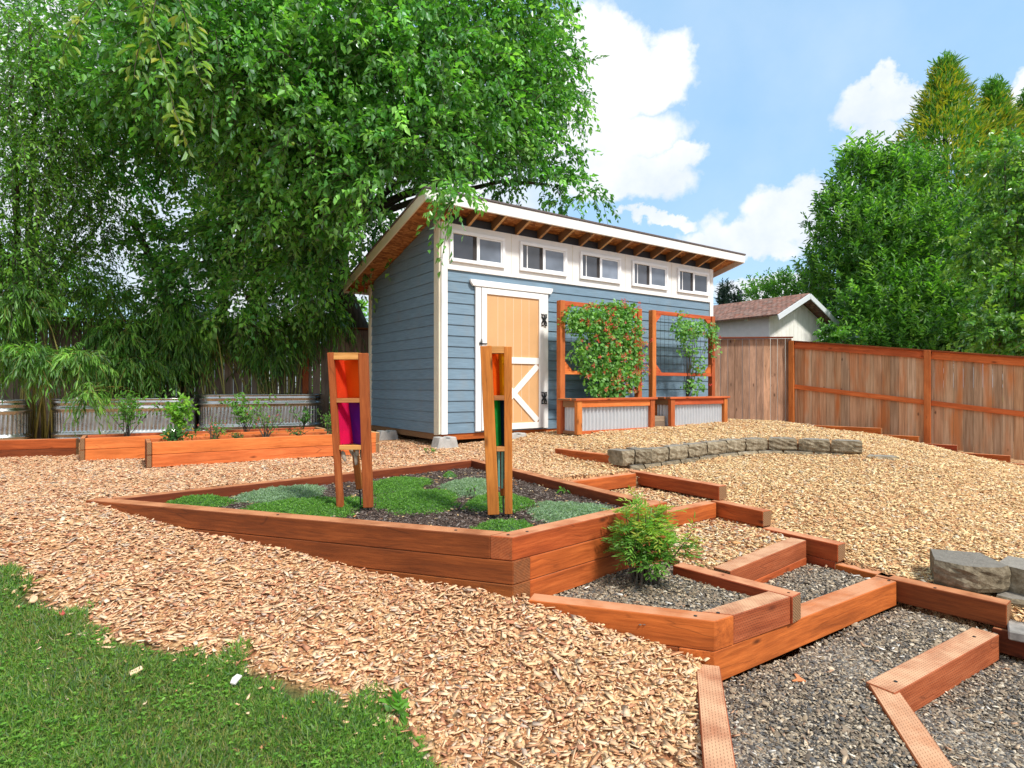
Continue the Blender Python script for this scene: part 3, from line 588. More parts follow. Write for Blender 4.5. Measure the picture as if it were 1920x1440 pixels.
def glass_mat(name, col, rough=.05, spec=.9):
    m, nt, out = newmat(name); n = tex(nt, 'ShaderNodeTexNoise', texco(nt), 3, Detail=2)
    c = ramp(nt, n.outputs['Fac'], [(.3, tuple(x*.7 for x in col)), (.7, tuple(x*1.3 for x in col))]); hs = nt.nodes.new('ShaderNodeHueSaturation'); nt.links.new(c, hs.inputs['Color']); nt.links.new(maprange(nt, objrand(nt), 0, 1, .6, 1.4), hs.inputs['Value']); c = hs.outputs[0]; b = principled(nt, out, c, rough, bump=n.outputs['Fac'], bstr=.03, bdist=.01, spec=spec); return m
MAT['pane_dark'] = glass_mat('dark_window_glass', (.055, .06, .075)); MAT['pane_screen'] = glass_mat('screened_glass', (.15, .18, .23), .25, .7)
MAT['curtain'] = plain('dim_interior', (.03, .025, .025), .8)
def metal_mat(name, col, rough, dirt=True, aniso=0):
    m, nt, out = newmat(name); co = texco(nt); n = tex(nt, 'ShaderNodeTexNoise', co, 5, Detail=6, Roughness=.65); f = tex(nt, 'ShaderNodeTexVoronoi', co, 30)
    c = ramp(nt, n.outputs['Fac'], [(.3, tuple(x*.7 for x in col)), (.62, col)])
    s = nt.nodes.new('ShaderNodeSeparateColor'); nt.links.new(f.outputs['Color'], s.inputs[0]); c = mix(nt, .2, c, mix(nt, s.outputs[0], tuple(x*.6 for x in col), col))
    principled(nt, out, c, maprange(nt, n.outputs['Fac'], .3, .7, rough*.7, rough*1.5), 1.0, bump=n.outputs['Fac'], bstr=.05); return m
MAT['galv'] = metal_mat('galvanised_steel', (.58, .59, .58), .27)
MAT['corr'] = plain('corrugated_steel', (.56, .59, .62), .38, .35, var=.04)
def acrylic(name, col, tr=.55):
    m, nt, out = newmat(name); L = nt.links.new; t = nt.nodes.new('ShaderNodeBsdfTransparent'); t.inputs[0].default_value = (*col, 1)
    n = tex(nt, 'ShaderNodeTexNoise', texco(nt), 4, Detail=2); c = ramp(nt, n.outputs['Fac'], [(.3, tuple(x*.85 for x in col)), (.7, col)])
    d = nt.nodes.new('ShaderNodeBsdfTranslucent'); L(c, d.inputs[0]); d2 = nt.nodes.new('ShaderNodeBsdfPrincipled'); L(c, d2.inputs['Base Color']); d2.inputs['Roughness'].default_value = .12
    a = nt.nodes.new('ShaderNodeMixShader'); a.inputs[0].default_value = .5; L(d.outputs[0], a.inputs[1]); L(d2.outputs[0], a.inputs[2])
    b = nt.nodes.new('ShaderNodeMixShader'); b.inputs[0].default_value = tr; L(a.outputs[0], b.inputs[1]); L(t.outputs[0], b.inputs[2]); L(b.outputs[0], out.inputs[0]); return m

# ------------------------------------------------------------------ shed
B0 = .80; SL, SW = 5.58, 2.40
shed = thing('garden_shed', 'blue-grey clapboard garden shed with white window band and single-slope roof', 'shed', (SHED_O[0], SHED_O[1], B0), SHED_A)
def S2W(s, q, z):
    c, n = math.cos(SHED_A), math.sin(SHED_A); return (SHED_O[0]+s*c+q*n, SHED_O[1]+s*n-q*c, z)
def zr(y): return 3.755-.26*y-B0
def courses(front):
    mb = MB(); n = 15 if front else 21; ex = .1425; z0 = .88-B0; rr = random.Random(4 if front else 9)
    for i in range(n):
        a, b = z0+i*ex, z0+(i+1)*ex-.001
        x0 = .092 if front else .0
        if front:
            segs = [(x0, SL-.095)]
            if i % 3 == 2: j = rr.uniform(2.0, 4.6); segs = [(x0, j-.0015), (j+.0015, SL-.095)]
            for (p, q) in segs:
                t = rr.uniform(.95, 1.05); mb.cur = (t, t, t)
                mb.add([(p,-.016,a),(q,-.016,a),(q,-.003,b),(p,-.003,b),(p,.02,a),(q,.02,a),(q,.02,b),(p,.02,b)],
                       [(0,1,2,3),(4,7,6,5),(0,4,5,1),(3,2,6,7),(0,3,7,4),(1,5,6,2)])
        else:
            ya = min(SW-.10, (zr(0)-.02-a)/.26); yb = min(SW-.10, (zr(0)-.02-b)/.26)
            if ya < .15: break
            yb = max(yb, .141); t = rr.uniform(.95, 1.05); mb.cur = (t, t, t)
            mb.add([(-.016,.14,a),(-.016,ya,a),(-.003,yb,b),(-.003,.14,b),(.02,.14,a),(.02,ya,a),(.02,yb,b),(.02,.14,b)],
                   [(0,3,2,1),(4,5,6,7),(0,1,5,4),(3,7,6,2),(0,4,7,3),(1,2,6,5)])
    return mb
mb = MB()   # inner shell of the walls
mb.prism([(.02, .08), (SW-.02, .08), (SW-.02, zr(SW)-.001), (.02, zr(0)-.02)], 'x', .02, SL-.02); mb.build('wall_core', MAT['liner'], shed)
courses(True).build('front_siding', MAT['siding'], shed, col=True)
s_ = courses(False).build('side_siding', MAT['siding'], shed, col=True)
mb = MB(); mb.box(SL-.004, SL+.014, .1, SW-.1, .08, zr(SW)-.01); mb.build('side_siding', MAT['siding'], shed, col=True)
mb = MB(); mb.box(0, SL, SW-.004, SW+.014, .08, zr(SW)-.01); mb.build('rear_siding', MAT['siding'], shed, col=True)
ztr, zt = 3.017-B0, 3.62-B0
boxobj('window_band', (SL-.18, .03, zt-ztr), (SL/2, -.004, (zt+ztr)/2), MAT['white'], shed)
for bx_ in (1.10, 2.22, 3.33, 4.45):   # batten seams between the windows
    boxobj('band_seam', (.004, .004, zt-ztr-.02), (bx_, -.0205, (zt+ztr)/2), MAT['cream'], shed, bevel=0)
boxobj('band_rail', (SL-.182, .012, .03), (SL/2, -.024, ztr+.014), MAT['white'], shed)
for x in (.045, SL-.045): boxobj('corner_trim', (.09, .034, zt-.075 if x > 1 else zt-.075), (x, -.012, (zt+.075)/2), MAT['white'], shed)
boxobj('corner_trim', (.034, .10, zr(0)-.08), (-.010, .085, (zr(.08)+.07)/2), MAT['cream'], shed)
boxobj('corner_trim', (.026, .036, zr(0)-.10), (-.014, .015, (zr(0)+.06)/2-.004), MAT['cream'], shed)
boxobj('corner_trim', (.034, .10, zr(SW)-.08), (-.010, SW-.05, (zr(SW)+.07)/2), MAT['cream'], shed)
# floor frame
boxobj('floor_frame', (SL, .06, .085), (SL/2, .03, .038), MAT['stain'], shed)
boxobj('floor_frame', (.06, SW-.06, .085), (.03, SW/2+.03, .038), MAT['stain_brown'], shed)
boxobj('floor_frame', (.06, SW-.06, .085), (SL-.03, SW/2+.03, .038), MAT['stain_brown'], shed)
for y in (.8, 1.6): boxobj('floor_frame', (SL-.12, .06, .08), (SL/2, y, .036), MAT['stain_brown'], shed)
# roof
RA, RE, RB, RC = .37, .475, .32, .15
def slope(name, x0, x1, y0, y1, lo, hi, mat):
    mb = MB(); mb.hexa([(x0,y0,zr(y0)+lo),(x1,y0,zr(y0)+lo),(x1,y1,zr(y1)+lo),(x0,y1,zr(y1)+lo),(x0,y0,zr(y0)+hi),(x1,y0,zr(y0)+hi),(x1,y1,zr(y1)+hi),(x0,y1,zr(y1)+hi)]); return mb.build(name, mat, shed, bevel=.002)
slope('roof_sheathing', -RA, SL+RE, -RB, SW+RC, 0, .014, MAT['osb'])
slope('roof_shingles', -RA-.035, SL+RE+.035, -RB-.035, SW+RC+.03, .042, .066, MAT['shingle'])
slope('roof_shingles', -RA-.01, SL+RE+.01, -RB-.01, SW+RC+.01, .0145, .0415, MAT['shingle'])
slope('fascia', -RA-.02, SL+RE+.02, -RB-.022, -RB-.001, -.093, .040, MAT['white'])
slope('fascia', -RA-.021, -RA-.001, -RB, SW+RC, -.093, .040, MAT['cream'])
slope('fascia', SL+RE+.001, SL+RE+.021, -RB, SW+RC, -.093, .040, MAT['white'])
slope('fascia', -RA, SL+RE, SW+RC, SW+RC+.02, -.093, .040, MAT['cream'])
for i in range(15):
    x = .02+i*(SL-.04)/14
    mb = MB(); mb.prism([(-RB+.003, zr(-RB)-.09), (.0, zr(0)-.135), (.10, zr(.1)-.135), (.10, zr(.1)-.001), (-RB+.003, zr(-RB)-.001)], 'x', x-.02, x+.02); mb.build('rafter', MAT['raw'], shed, bevel=.001)
boxobj('rafter_tail', (.37, .05, .10), (-.2, SW+.10, zr(SW)-.055), MAT['stain'], shed)
# windows
for i in range(5):
    x0 = .117+i*1.1175; x1 = x0+.86; z0, z1 = 3.123-B0, 3.535-B0; f = .045
    mb = MB(); yf, yb = -.052, -.0195
    mb.box(x0, x1, yf, yb, z0, z0+f); mb.box(x0, x1, yf, yb, z1-f, z1); mb.box(x0, x0+f, yf, yb, z0+f, z1-f); mb.box(x1-f, x1, yf, yb, z0+f, z1-f)
    w = mb.build('window', MAT['vinyl'], shed, bevel=.003)
    xm = (x0+x1)/2
    mb = MB(); mb.box(xm-.022, xm+.022, -.044, -.022, z0+f, z1-f); g = .02
    for (a, b, yy) in ((xm+.0225, x1-f, -.040),):
        mb.box(a, b, yy, -.022, z0+f, z0+f+g); mb.box(a, b, yy, -.022, z1-f-g, z1-f); mb.box(b-g, b, yy, -.022, z0+f+g, z1-f-g)
    mb.build('sash', MAT['vinyl'], w, bevel=.002)
    mb = MB(); mb.box(x0+f, xm-.0225, -.027, -.0205, z0+f, z1-f); mb.build('pane', MAT['pane_dark'], w)
    mb = MB(); mb.box(xm+.0225, x1-f-g, -.031, -.0205, z0+f+g, z1-f-g); mb.build('pane', MAT['pane_screen'] if i < 4 else MAT['pane_dark'], w)
    if i: mb = MB(); mb.box(x0+f+.08, x0+f+.095, -.031, -.0272, z0+f, z1-f); mb.build('sash_edge', MAT['vinyl'], w)
    mb = MB(); mb.box(xm-.075, xm-.0228, -.0295, -.0272, z0+f, z1-f); mb.build('curtain_edge', MAT['curtain'], w)
# door and its casing
dz0, dz1 = .90-B0, 2.826-B0
boxobj('door_casing', (.085, .03, dz1-dz0+.01), (.545, -.033, (dz0+dz1)/2), MAT['white'], shed)
boxobj('door_casing', (.085, .03, dz1-dz0+.01), (1.690, -.033, (dz0+dz1)/2), MAT['white'], shed)
mb = MB(); hz = dz1+.006; mb.prism([(.46, hz), (1.775, hz), (1.81, hz+.05), (1.815, hz+.085), (.415, hz+.085), (.42, hz+.05)], 'y', -.062, -.019); mb.build('door_header', MAT['white'], shed, bevel=.004)
door = boxobj('door', (1.05, .022, dz1-dz0-.006), (1.117, -.029, (dz0+dz1)/2), MAT['tan'], shed)
def dp(name, size, loc, mat=MAT['white'], rot=None, bevel=.002):
    mb = MB(); x, y, z = (a/2 for a in size); mb.box(-x, x, -y, y, -z, z)
    M = ROOTM['garden_shed'] @ Matrix.Translation(Vector(loc)) @ (rot if rot is not None else Matrix.Identity(4)); return mb.build(name, mat, door, M, bevel=bevel)
ST = .082; dh = dz1-dz0-.01
for x in (.592+ST/2, 1.642-ST/2): dp('stile', (ST, .018, dh), (x, -.0495, (dz0+dz1)/2))
for z, h in ((dz1-.045, .08), (1.857-B0, .09), (dz0+.045, .085)): dp('door_rail', (1.05-2*ST-.004, .017, h), (1.117, -.049, z))
for x in (.86, .98, 1.12, 1.26, 1.39): dp('panel_groove', (.004, .002, dh-.2), (x, -.0405, (dz0+dz1)/2), MAT['cream'], bevel=0)
ph, pw = (1.81-.985), (1.05-2*ST); cz = (1.81+.985)/2-B0; ang = math.atan2(ph, pw); Lb = math.hypot(ph, pw)-.06
dp('brace', (Lb, .014, .085), (1.117, -.0475, cz), rot=Matrix.Rotation(-ang, 4, 'Y'))
dp('brace', (Lb, .016, .085), (1.117, -.0485, cz), rot=Matrix.Rotation(ang, 4, 'Y'))
for z in (2.45-B0, 1.33-B0):
    mb = MB()
    for sx in (-1, 1):
        c = 1.645; mb.box(c+sx*.004-.004, c+sx*.004+.004, -.072, -.0625, z-.075, z+.075)
        for sz in (-1, 1):
            mb.prism([(c+sx*.008, z+sz*.02), (c+sx*.02, z+sz*.035), (c+sx*.052, z+sz*.09), (c+sx*.045, z+sz*.06), (c+sx*.05, z+sz*.04), (c+sx*.03, z+sz*.005), (c+sx*.008, z)], 'y', -.068, -.0605)
            mb.prism([(c+sx*.008, z+sz*.075), (c+sx*.03, z+sz*.066), (c+sx*.052, z+sz*.09), (c+sx*.03, z+sz*.082), (c+sx*.008, z+sz*.088)], 'y', -.068, -.0606)
    mb.build('hinge', MAT['black'], door, ROOTM['garden_shed'])
mb = MB(); mb.box(.555, .60, -.062, -.0485, 2.055-B0, 2.085-B0); mb.box(.585, .67, -.075, -.060, 2.066-B0, 2.076-B0); mb.tube([(.575, -.065, 2.085-B0), (.57, -.07, 2.12-B0), (.585, -.07, 2.13-B0), (.595, -.065, 2.09-B0)], .004, 5); mb.build('latch', MAT['black'], door, ROOTM['garden_shed'])
# concrete piers carry the shed
def pier(s, y, lab):
    x, yy, _ = S2W(s, -y, 0); zg = h1(x, yy); t = zg-.02; top = B0+.055; mb = MB(); a, b = .16, .105
    mb.prism([(-a, t), (a, t), (b+.01, top-.0), (.025, top), (.022, top-.03), (-.022, top-.03), (-.025, top), (-b-.01, top)], 'y', -.095, .095)
    o = mb.build('concrete_pier', MAT['concrete'], None, Matrix.Translation((x, yy, 0)) @ Matrix.Rotation(SHED_A+random.uniform(-.05, .05), 4, 'Z'), bevel=.008)
    me = o.data; tag(o, lab, 'pier block', 'concrete piers under the shed')
pier(.0, -.112, 'grey concrete pier block under the near corner of the shed'); pier(1.10, -.112, 'grey concrete pier block under the shed door'); pier(-.165, 1.35, 'concrete pier block half way back under the shaded side of the shed')

# ------------------------------------------------------------------ trellis planters against the shed
def trellis(s0, s1, b0, b1, lab):
    x, y, _ = S2W(s0, .42, 0); zb = .85; t = thing('trellis_planter', lab, 'planter', (x, y, zb), SHED_A, 'trellis planters against the shed')
    w = s1-s0; top = 2.69-zb
    for px_ in (0, w): boxobj('post', (.085, .085, top+.03), (px_, 0, top/2-.015), MAT['trellis'], t)
    lbar('rail', (.043, 0, top-.03), (w-.043, 0, top-.03), .06, .04, MAT['stain_bed'], t); lbar('rail', (.043, 0, 1.69-zb), (w-.043, 0, 1.69-zb), .05, .06, MAT['stain_bed'], t)
    for (xa, sx) in ((.043, 1), (w-.043, -1)):
        for (zc, sz) in ((top-.062, -1), (1.69-zb+.027, 1)):
            mb = MB(); mb.prism([(xa, zc), (xa+sx*.15, zc), (xa+sx*.10, zc+sz*.0), (xa, zc+sz*.15)], 'y', -.018, .018); mb.prism([(xa, zc+sz*.15), (xa+sx*.15, zc), (xa+sx*.11, zc), (xa, zc+sz*.11)], 'y', -.02, .02); mb.build('corner_brace', MAT['stain_bed'], t)
    mb = MB(); zl, zh = 1.69-zb+.03, top-.06
    for k in range(1, int(w/.1)): mb.tube([(k*.1, .012, zl), (k*.1, .012, zh)], .0022, 4)
    for k in range(1, int((zh-zl)/.1)+1): mb.tube([(.04, .015, zl+k*.1-.05), (w-.04, .015, zl+k*.1-.05)], .0022, 4)
    mb.build('wire_mesh', MAT['black'], t)
    # box
    x0, x1 = b0-s0, b1-s0; y0, y1 = -.36, -.045; zt_ = 1.33-zb
    for (cx_, cy) in ((x0+.045, y0), (x1-.045, y0), (x0+.045, y1), (x1-.045, y1)): boxobj('box_leg', (.09, .06, zt_-.025), (cx_, cy, (zt_-.025)/2-.0), MAT['trellis'], t)
    boxobj('box_rail', (x1-x0-.182, .04, .09), ((x0+x1)/2, y0+.003, zt_-.072), MAT['stain_bed'], t); boxobj('box_rail', (x1-x0-.182, .04, .045), ((x0+x1)/2, y0+.003, .022), MAT['stain_bed'], t)
    boxobj('box_rail', (.04, y1-y0-.062, .09), (x0+.03, (y0+y1)/2, zt_-.072), MAT['stain'], t); boxobj('box_rail', (.04, y1-y0-.062, .04), (x0+.03, (y0+y1)/2, .02), MAT['stain'], t)
    def corr(name, pa, pb, n, z0, z1):
        pa, pb = Vector(pa), Vector(pb); d = pb-pa; nrm = Vector((d.y, -d.x, 0)).normalized(); V = []; Fc = []
        for i in range(n+1):
            q = pa+d*(i/n)+nrm*(.017*math.sin(i/n*d.length/.068*2*math.pi)); V += [(q.x, q.y, z0), (q.x, q.y, z1)]
        for i in range(n): Fc.append((2*i, 2*i+2, 2*i+3, 2*i+1))
        npmesh(name, V, Fc, MAT['corr'], t, smooth=True)
    corr('corrugated_panel', (x0+.06, y0+.035, 0), (x1-.06, y0+.035, 0), 200, .02, zt_-.04); corr('corrugated_panel', (x0+.055, y1, 0), (x0+.055, y0+.03, 0), 50, .02, zt_-.04); corr('corrugated_panel', (x1-.03, y0+.03, 0), (x1-.03, y1, 0), 50, .02, zt_-.04)
    e = .04
    boxobj('lid_board', (x1-x0+2*e, .10, .03), ((x0+x1)/2, y0+.02-e*.5, zt_-.01), MAT['stain_bed'], t)
    for xc in (x0+.02, x1-.02): boxobj('lid_board', (.10, y1-y0-.04, .028), (xc, (y0+y1)/2+.05, zt_-.011), MAT['stain_bed'], t)
    mb = MB(); mb.box(x0+.07, x1-.07, y0+.072, y1+.03, zt_-.14, zt_-.05); mb.build('planter_soil', MAT['soil'], t)
    return t
trellis(1.66, 3.20, 1.62, 3.14, 'orange framed trellis with corrugated planter box nearest the shed door')
trellis(3.52, 5.00, 3.50, 4.90, 'orange framed trellis with corrugated planter box at the far end of the shed')
for k, lab in enumerate(('weathered block lying under another between the two planter boxes', 'weathered block stacked on top between the two planter boxes')):
    x, y, _ = S2W(3.33, .62, 0); tag(boxobj('wood_block', (.34, .16, .085), (x, y, h1(x, y)+.035+.088*k), MAT['grey_old'], None, SHED_A+.05*k), lab, 'block')

# ------------------------------------------------------------------ coloured totems
ACR = {n: acrylic('acrylic_'+n, c, t) for n, c, t in (('orange', (1, .22, .02), .35), ('red', (1, .13, .04), .35), ('magenta', (1, .03, .20), .35), ('purple', (.20, .03, .42), .3),
       ('yellow', (.85, .55, .03), .5), ('green', (.05, .50, .12), .45), ('navy', (.03, .05, .16), .3), ('blue', (.08, .2, .6), .5))}
def totem(lab, x, y, zb, hgt, L_, R_, K_, fL, fR, fK, wid, colors):
    """L_, R_, K_: post centres at the top, f*: at the foot; wid: post widths"""
    t = thing('garden_totem', lab, 'garden ornament', (x, y, zb), 0, 'coloured totems in the raised planter')
    tops, feet, foot = [L_, R_, K_], [fL, fR, fK], [.03, .03, .13]
    def at(i, z): k = z/hgt; return Vector((feet[i][0]*(1-k)+tops[i][0]*k, feet[i][1]*(1-k)+tops[i][1]*k, z))
    for i in range(3):
        p0, p1 = at(i, foot[i]), at(i, hgt-.004*i); ax = (p1-p0).normalized(); L = (p1-p0).length
        yv = Vector((0, 1, 0)); xv = yv.cross(ax).normalized(); yv = ax.cross(xv); M = Matrix((xv, yv, ax)).transposed().to_4x4(); M.translation = (p0+p1)/2; w = wid[i]/2
        mb = MB(); mb.box(-w, w, -.022, .022, -L/2, L/2); mb.build('post', MAT['totem'], t, ROOTM[t.name] @ M, bevel=.003)
        mb = MB(); q = at(i, 0); mb.tube([(q.x, q.y, -.05), (p0.x, p0.y, p0.z)], .006, 6); mb.build('stake', MAT['black'], t)
    zs = [hgt-.024, hgt*.70, hgt*.405]
    for f, (i, j) in enumerate(((0, 1), (1, 2), (2, 0))):
        for z in zs:
            a, b = at(i, z), at(j, z); d = (b-a).normalized(); o = Vector((d.y, -d.x, 0))*(.0 if f == 0 else .012); lbar('rail', a+d*wid[i]/2*.98+o, b-d*wid[j]/2*.98+o, .030 if z < hgt-.03 else .046, .04, MAT['totem'] if f else MAT['raw_totem'], t)
        if f == 0: continue
        for (zt1, zb1, c) in ((zs[0]-.024, zs[1]+.016, colors[f-1][0]), (zs[1]-.016, zs[2]+.016, colors[f-1][1])):
            ins = Vector((0, -.024, 0)); cs = []
            for z in (zb1, zt1):
                a, b = at(i, z), at(j, z)
                if f == 1: a = a+Vector((-wid[1]/2, .01, 0)); b = b+ins
                else: b = b+Vector((wid[0]/2, .01, 0)); a = a+ins
                cs.append((a, b))
            d = (cs[0][1]-cs[0][0]).normalized(); th = Vector((-d.y, d.x, 0))*.004; q = [cs[0][0], cs[0][1], cs[1][1], cs[1][0]]
            mb = MB(); mb.hexa([q[0], q[1], q[1]+th, q[0]+th, q[3], q[2], q[2]+th, q[3]+th]); mb.build('acrylic_panel', ACR[c], t)
    return t
MAT['raw_totem'] = wood('totem_rail_cedar', (.34, .13, .03), (.52, .22, .06), (.62, .32, .12))
zs_ = Z(.845)
totem('tapered three-post cedar totem with orange-red, purple and magenta panels and grey driftwood hanging', -1.104, 4.02, zs_, 1.07, (-.114, 0), (.104, 0), (-.062, .13), (-.049, 0), (.138, 0), (.06, .13), (.042, .063, .04), [('orange', 'purple'), ('red', 'magenta')])
totem('tapered three-post cedar totem with orange, yellow and green panels and teal tubes hanging', -.104, 3.80, zs_, 1.10, (-.062, 0), (.078, 0), (.016, .11), (-.012, 0), (.082, 0.02), (.05, .11), (.072, .050, .036), [('yellow', 'navy'), ('orange', 'green')])
teal = plain('teal_tube', (.16, .42, .38), .35, .3); drift = plain('grey_driftwood', (.32, .28, .22), .8, var=.3, scale=30)
ch = thing('wind_chime', 'teal metal tubes hanging inside the orange and green totem', 'wind chime', (-.105, 3.86, Z(.35))); 
for k in range(6):
    a = k*1.05; x, y = -.104+.03+.022*math.cos(a), 3.80+.05+.022*math.sin(a); zt_ = Z(.395); mb = MB(); mb.tube([(x, y, zt_), (x, y, zt_-.20-.012*k)], .0085, 10); mb.build('tube', teal, ch, Matrix.Identity(4))
    mb = MB(); mb.tube([(x, y, zt_), (x, y, zt_+.03)], .001, 4); mb.build('string', MAT['black'], ch, Matrix.Identity(4))
dc = thing('driftwood_mobile', 'grey driftwood pieces hanging inside the red and magenta totem', 'mobile', (-1.055, 4.05, Z(.4)))
for k, (dx, dy, dz, s) in enumerate(((-.05, .0, .03, 1), (-.01, .04, .0, .9), (.025, .02, .05, 1.15), (.06, .05, .02, 1.2), (.04, .0, -.0, .8))):
    x, y, z = -1.085+dx, 4.03+dy, Z(.44)-dz; bm = bmesh.new(); bmesh.ops.create_icosphere(bm, subdivisions=2, radius=1)
    for v in bm.verts: v.co = Vector((v.co.x*.014, v.co.y*.009, v.co.z*.042*s))*random.uniform(.85, 1.15)
    me = bpy.data.meshes.new('driftwood_piece'); bm.to_mesh(me); bm.free(); link('driftwood_piece', me, drift, dc, Matrix.Translation((x, y, z)) @ Matrix.Rotation(random.uniform(-.3, .3), 4, 'Y'))
    mb = MB(); mb.tube([(x, y, z+.035*s), (x-.01, y, Z(.385))], .0012, 4); mb.build('string', MAT['black'], dc, Matrix.Identity(4))

# ------------------------------------------------------------------ timber beds and steel troughs on the left
MAT['bedsoil'] = MAT['liner']
def bed(lab, x, y, ang, L, wd, d0, h, m='stain_bed'):
    b = thing('timber_bed', lab, 'garden bed', (x, y, Z(d0+h)), ang, 'long timber beds on the left'); c = Vector((math.cos(ang), math.sin(ang))); n = Vector((-c.y, c.x)); o = Vector((x, y)); hh = h/2
    p = [o, o+c*L, o+c*L+n*wd, o+n*wd]
    for k in range(2):
        dd = d0+k*hh
        timber(b, p[0], p[1], dd, hh-.003, .045, m, +1, ext=(-.047, -.047), name='board'); timber(b, p[3], p[2], dd, hh-.003, .045, m, -1, ext=(-.047, -.047), name='board')
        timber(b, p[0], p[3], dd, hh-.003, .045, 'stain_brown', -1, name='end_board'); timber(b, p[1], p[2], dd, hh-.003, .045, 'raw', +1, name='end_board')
    mb = MB(); q = [p[0]+c*.1+n*.1, p[1]-c*.1+n*.1, p[2]-c*.1-n*.1, p[3]+c*.1-n*.1]
    mb.prism([tuple(v) for v in [p[0]+c*.05+n*.05, p[1]-c*.05+n*.05, p[2]-c*.05-n*.05, p[3]+c*.05-n*.05]], 'z', Z(d0+h)+.02, Z(d0)-.045)
    mb.build('liner_soil', MAT['liner'], b, Matrix.Identity(4)); return b
BA = R(33)
bed('two-board orange bed in front of the others with low flowering plants', -3.55, 5.80, BA, 2.36, .50, .548, .25)
bed('two-board orange bed behind the front one carrying the tall leafy shrubs', -4.56, 6.30, BA, 2.60, .50, .553, .25)
lb = thing('timber_bed', 'brown timber edging bed at the left picture edge in front of the steel troughs', 'garden bed', (-5.6, 6.7, Z(.82)), 0, 'long timber beds on the left')
for k in range(2): timber(lb, (-6.9, 6.25), (-4.98, 6.82), .60+k*.112, .109, .09, 'stain_brown' if k else 'stain', +1, name='board')
def trough(lab, cx, cy, ang, L=1.83, wd=.62, ht=.60, zb=None):
    zb = zb if zb is not None else h1(cx, cy)-.0
    t = thing('steel_trough', lab, 'stock tank', (cx, cy, zb), ang, 'galvanised troughs along the back fence')
    r = wd/2; a = L/2-r; NS = 640; per = 4*a+2*math.pi*r; pts = []
    for i in range(NS):
        s = per*i/NS
        if s < 2*a: x, y, nx, ny = -a+s, -r, 0, -1
        elif s < 2*a+math.pi*r: q = (s-2*a)/r-math.pi/2; x, y, nx, ny = a+r*math.cos(q), r*math.sin(q), math.cos(q), math.sin(q)
        elif s < 4*a+math.pi*r: x, y, nx, ny = a-(s-2*a-math.pi*r), r, 0, 1
        else: q = (s-4*a-math.pi*r)/r+math.pi/2; x, y, nx, ny = -a+r*math.cos(q), r*math.sin(q), math.cos(q), math.sin(q)
        pts.append((x, y, nx, ny, s))
    prof = [(0, 0, 0), (.01, .012, 0), (.05, .012, 0), (.075, .0, 0), (.09, .018, 0), (.115, .018, 0), (.13, 0, 0), (.145, -.004, .3), (.16, -.004, 1), (.40, -.004, 1), (.415, -.004, .3), (.43, 0, 0), (.445, .018, 0), (.47, .018, 0), (.485, 0, 0), (.51, 0, 0), (.53, .012, 0), (.56, .012, 0), (.575, 0, 0), (.582, .012, 0), (.592, .017, 0), (.602, .012, 0), (.604, 0, 0), (.598, -.008, 0), (.50, -.012, 0)]
    V = []; Fc = []
    for (z, o, c) in prof:
        for (x, y, nx, ny, s) in pts:
            w = o+c*.004*math.sin(s/.05*2*math.pi); V.append((x+nx*w, y+ny*w, z*ht/.6))
    for k in range(len(prof)-1):
        for i in range(NS): j = (i+1) % NS; Fc.append((k*NS+i, k*NS+j, (k+1)*NS+j, (k+1)*NS+i))
    npmesh('tank_shell', V, Fc, MAT['galv'], t, smooth=True)
    me = bpy.data.meshes.new('tank_soil'); me.from_pydata([(p[0]-p[2]*.02, p[1]-p[3]*.02, .5) for p in pts], [], [tuple(range(NS))]); link('tank_soil', me, MAT['soil'], t)
TA = R(30)
trough('ribbed galvanised trough cut off by the left picture edge', -7.55, 7.95, R(22)); trough('ribbed galvanised trough in the middle, under the drooping bamboo', -5.69, 8.83, R(20), 1.80); trough('ribbed galvanised trough on the right, nearest the shed', -4.02, 9.62, R(22), 1.85, zb=.77)

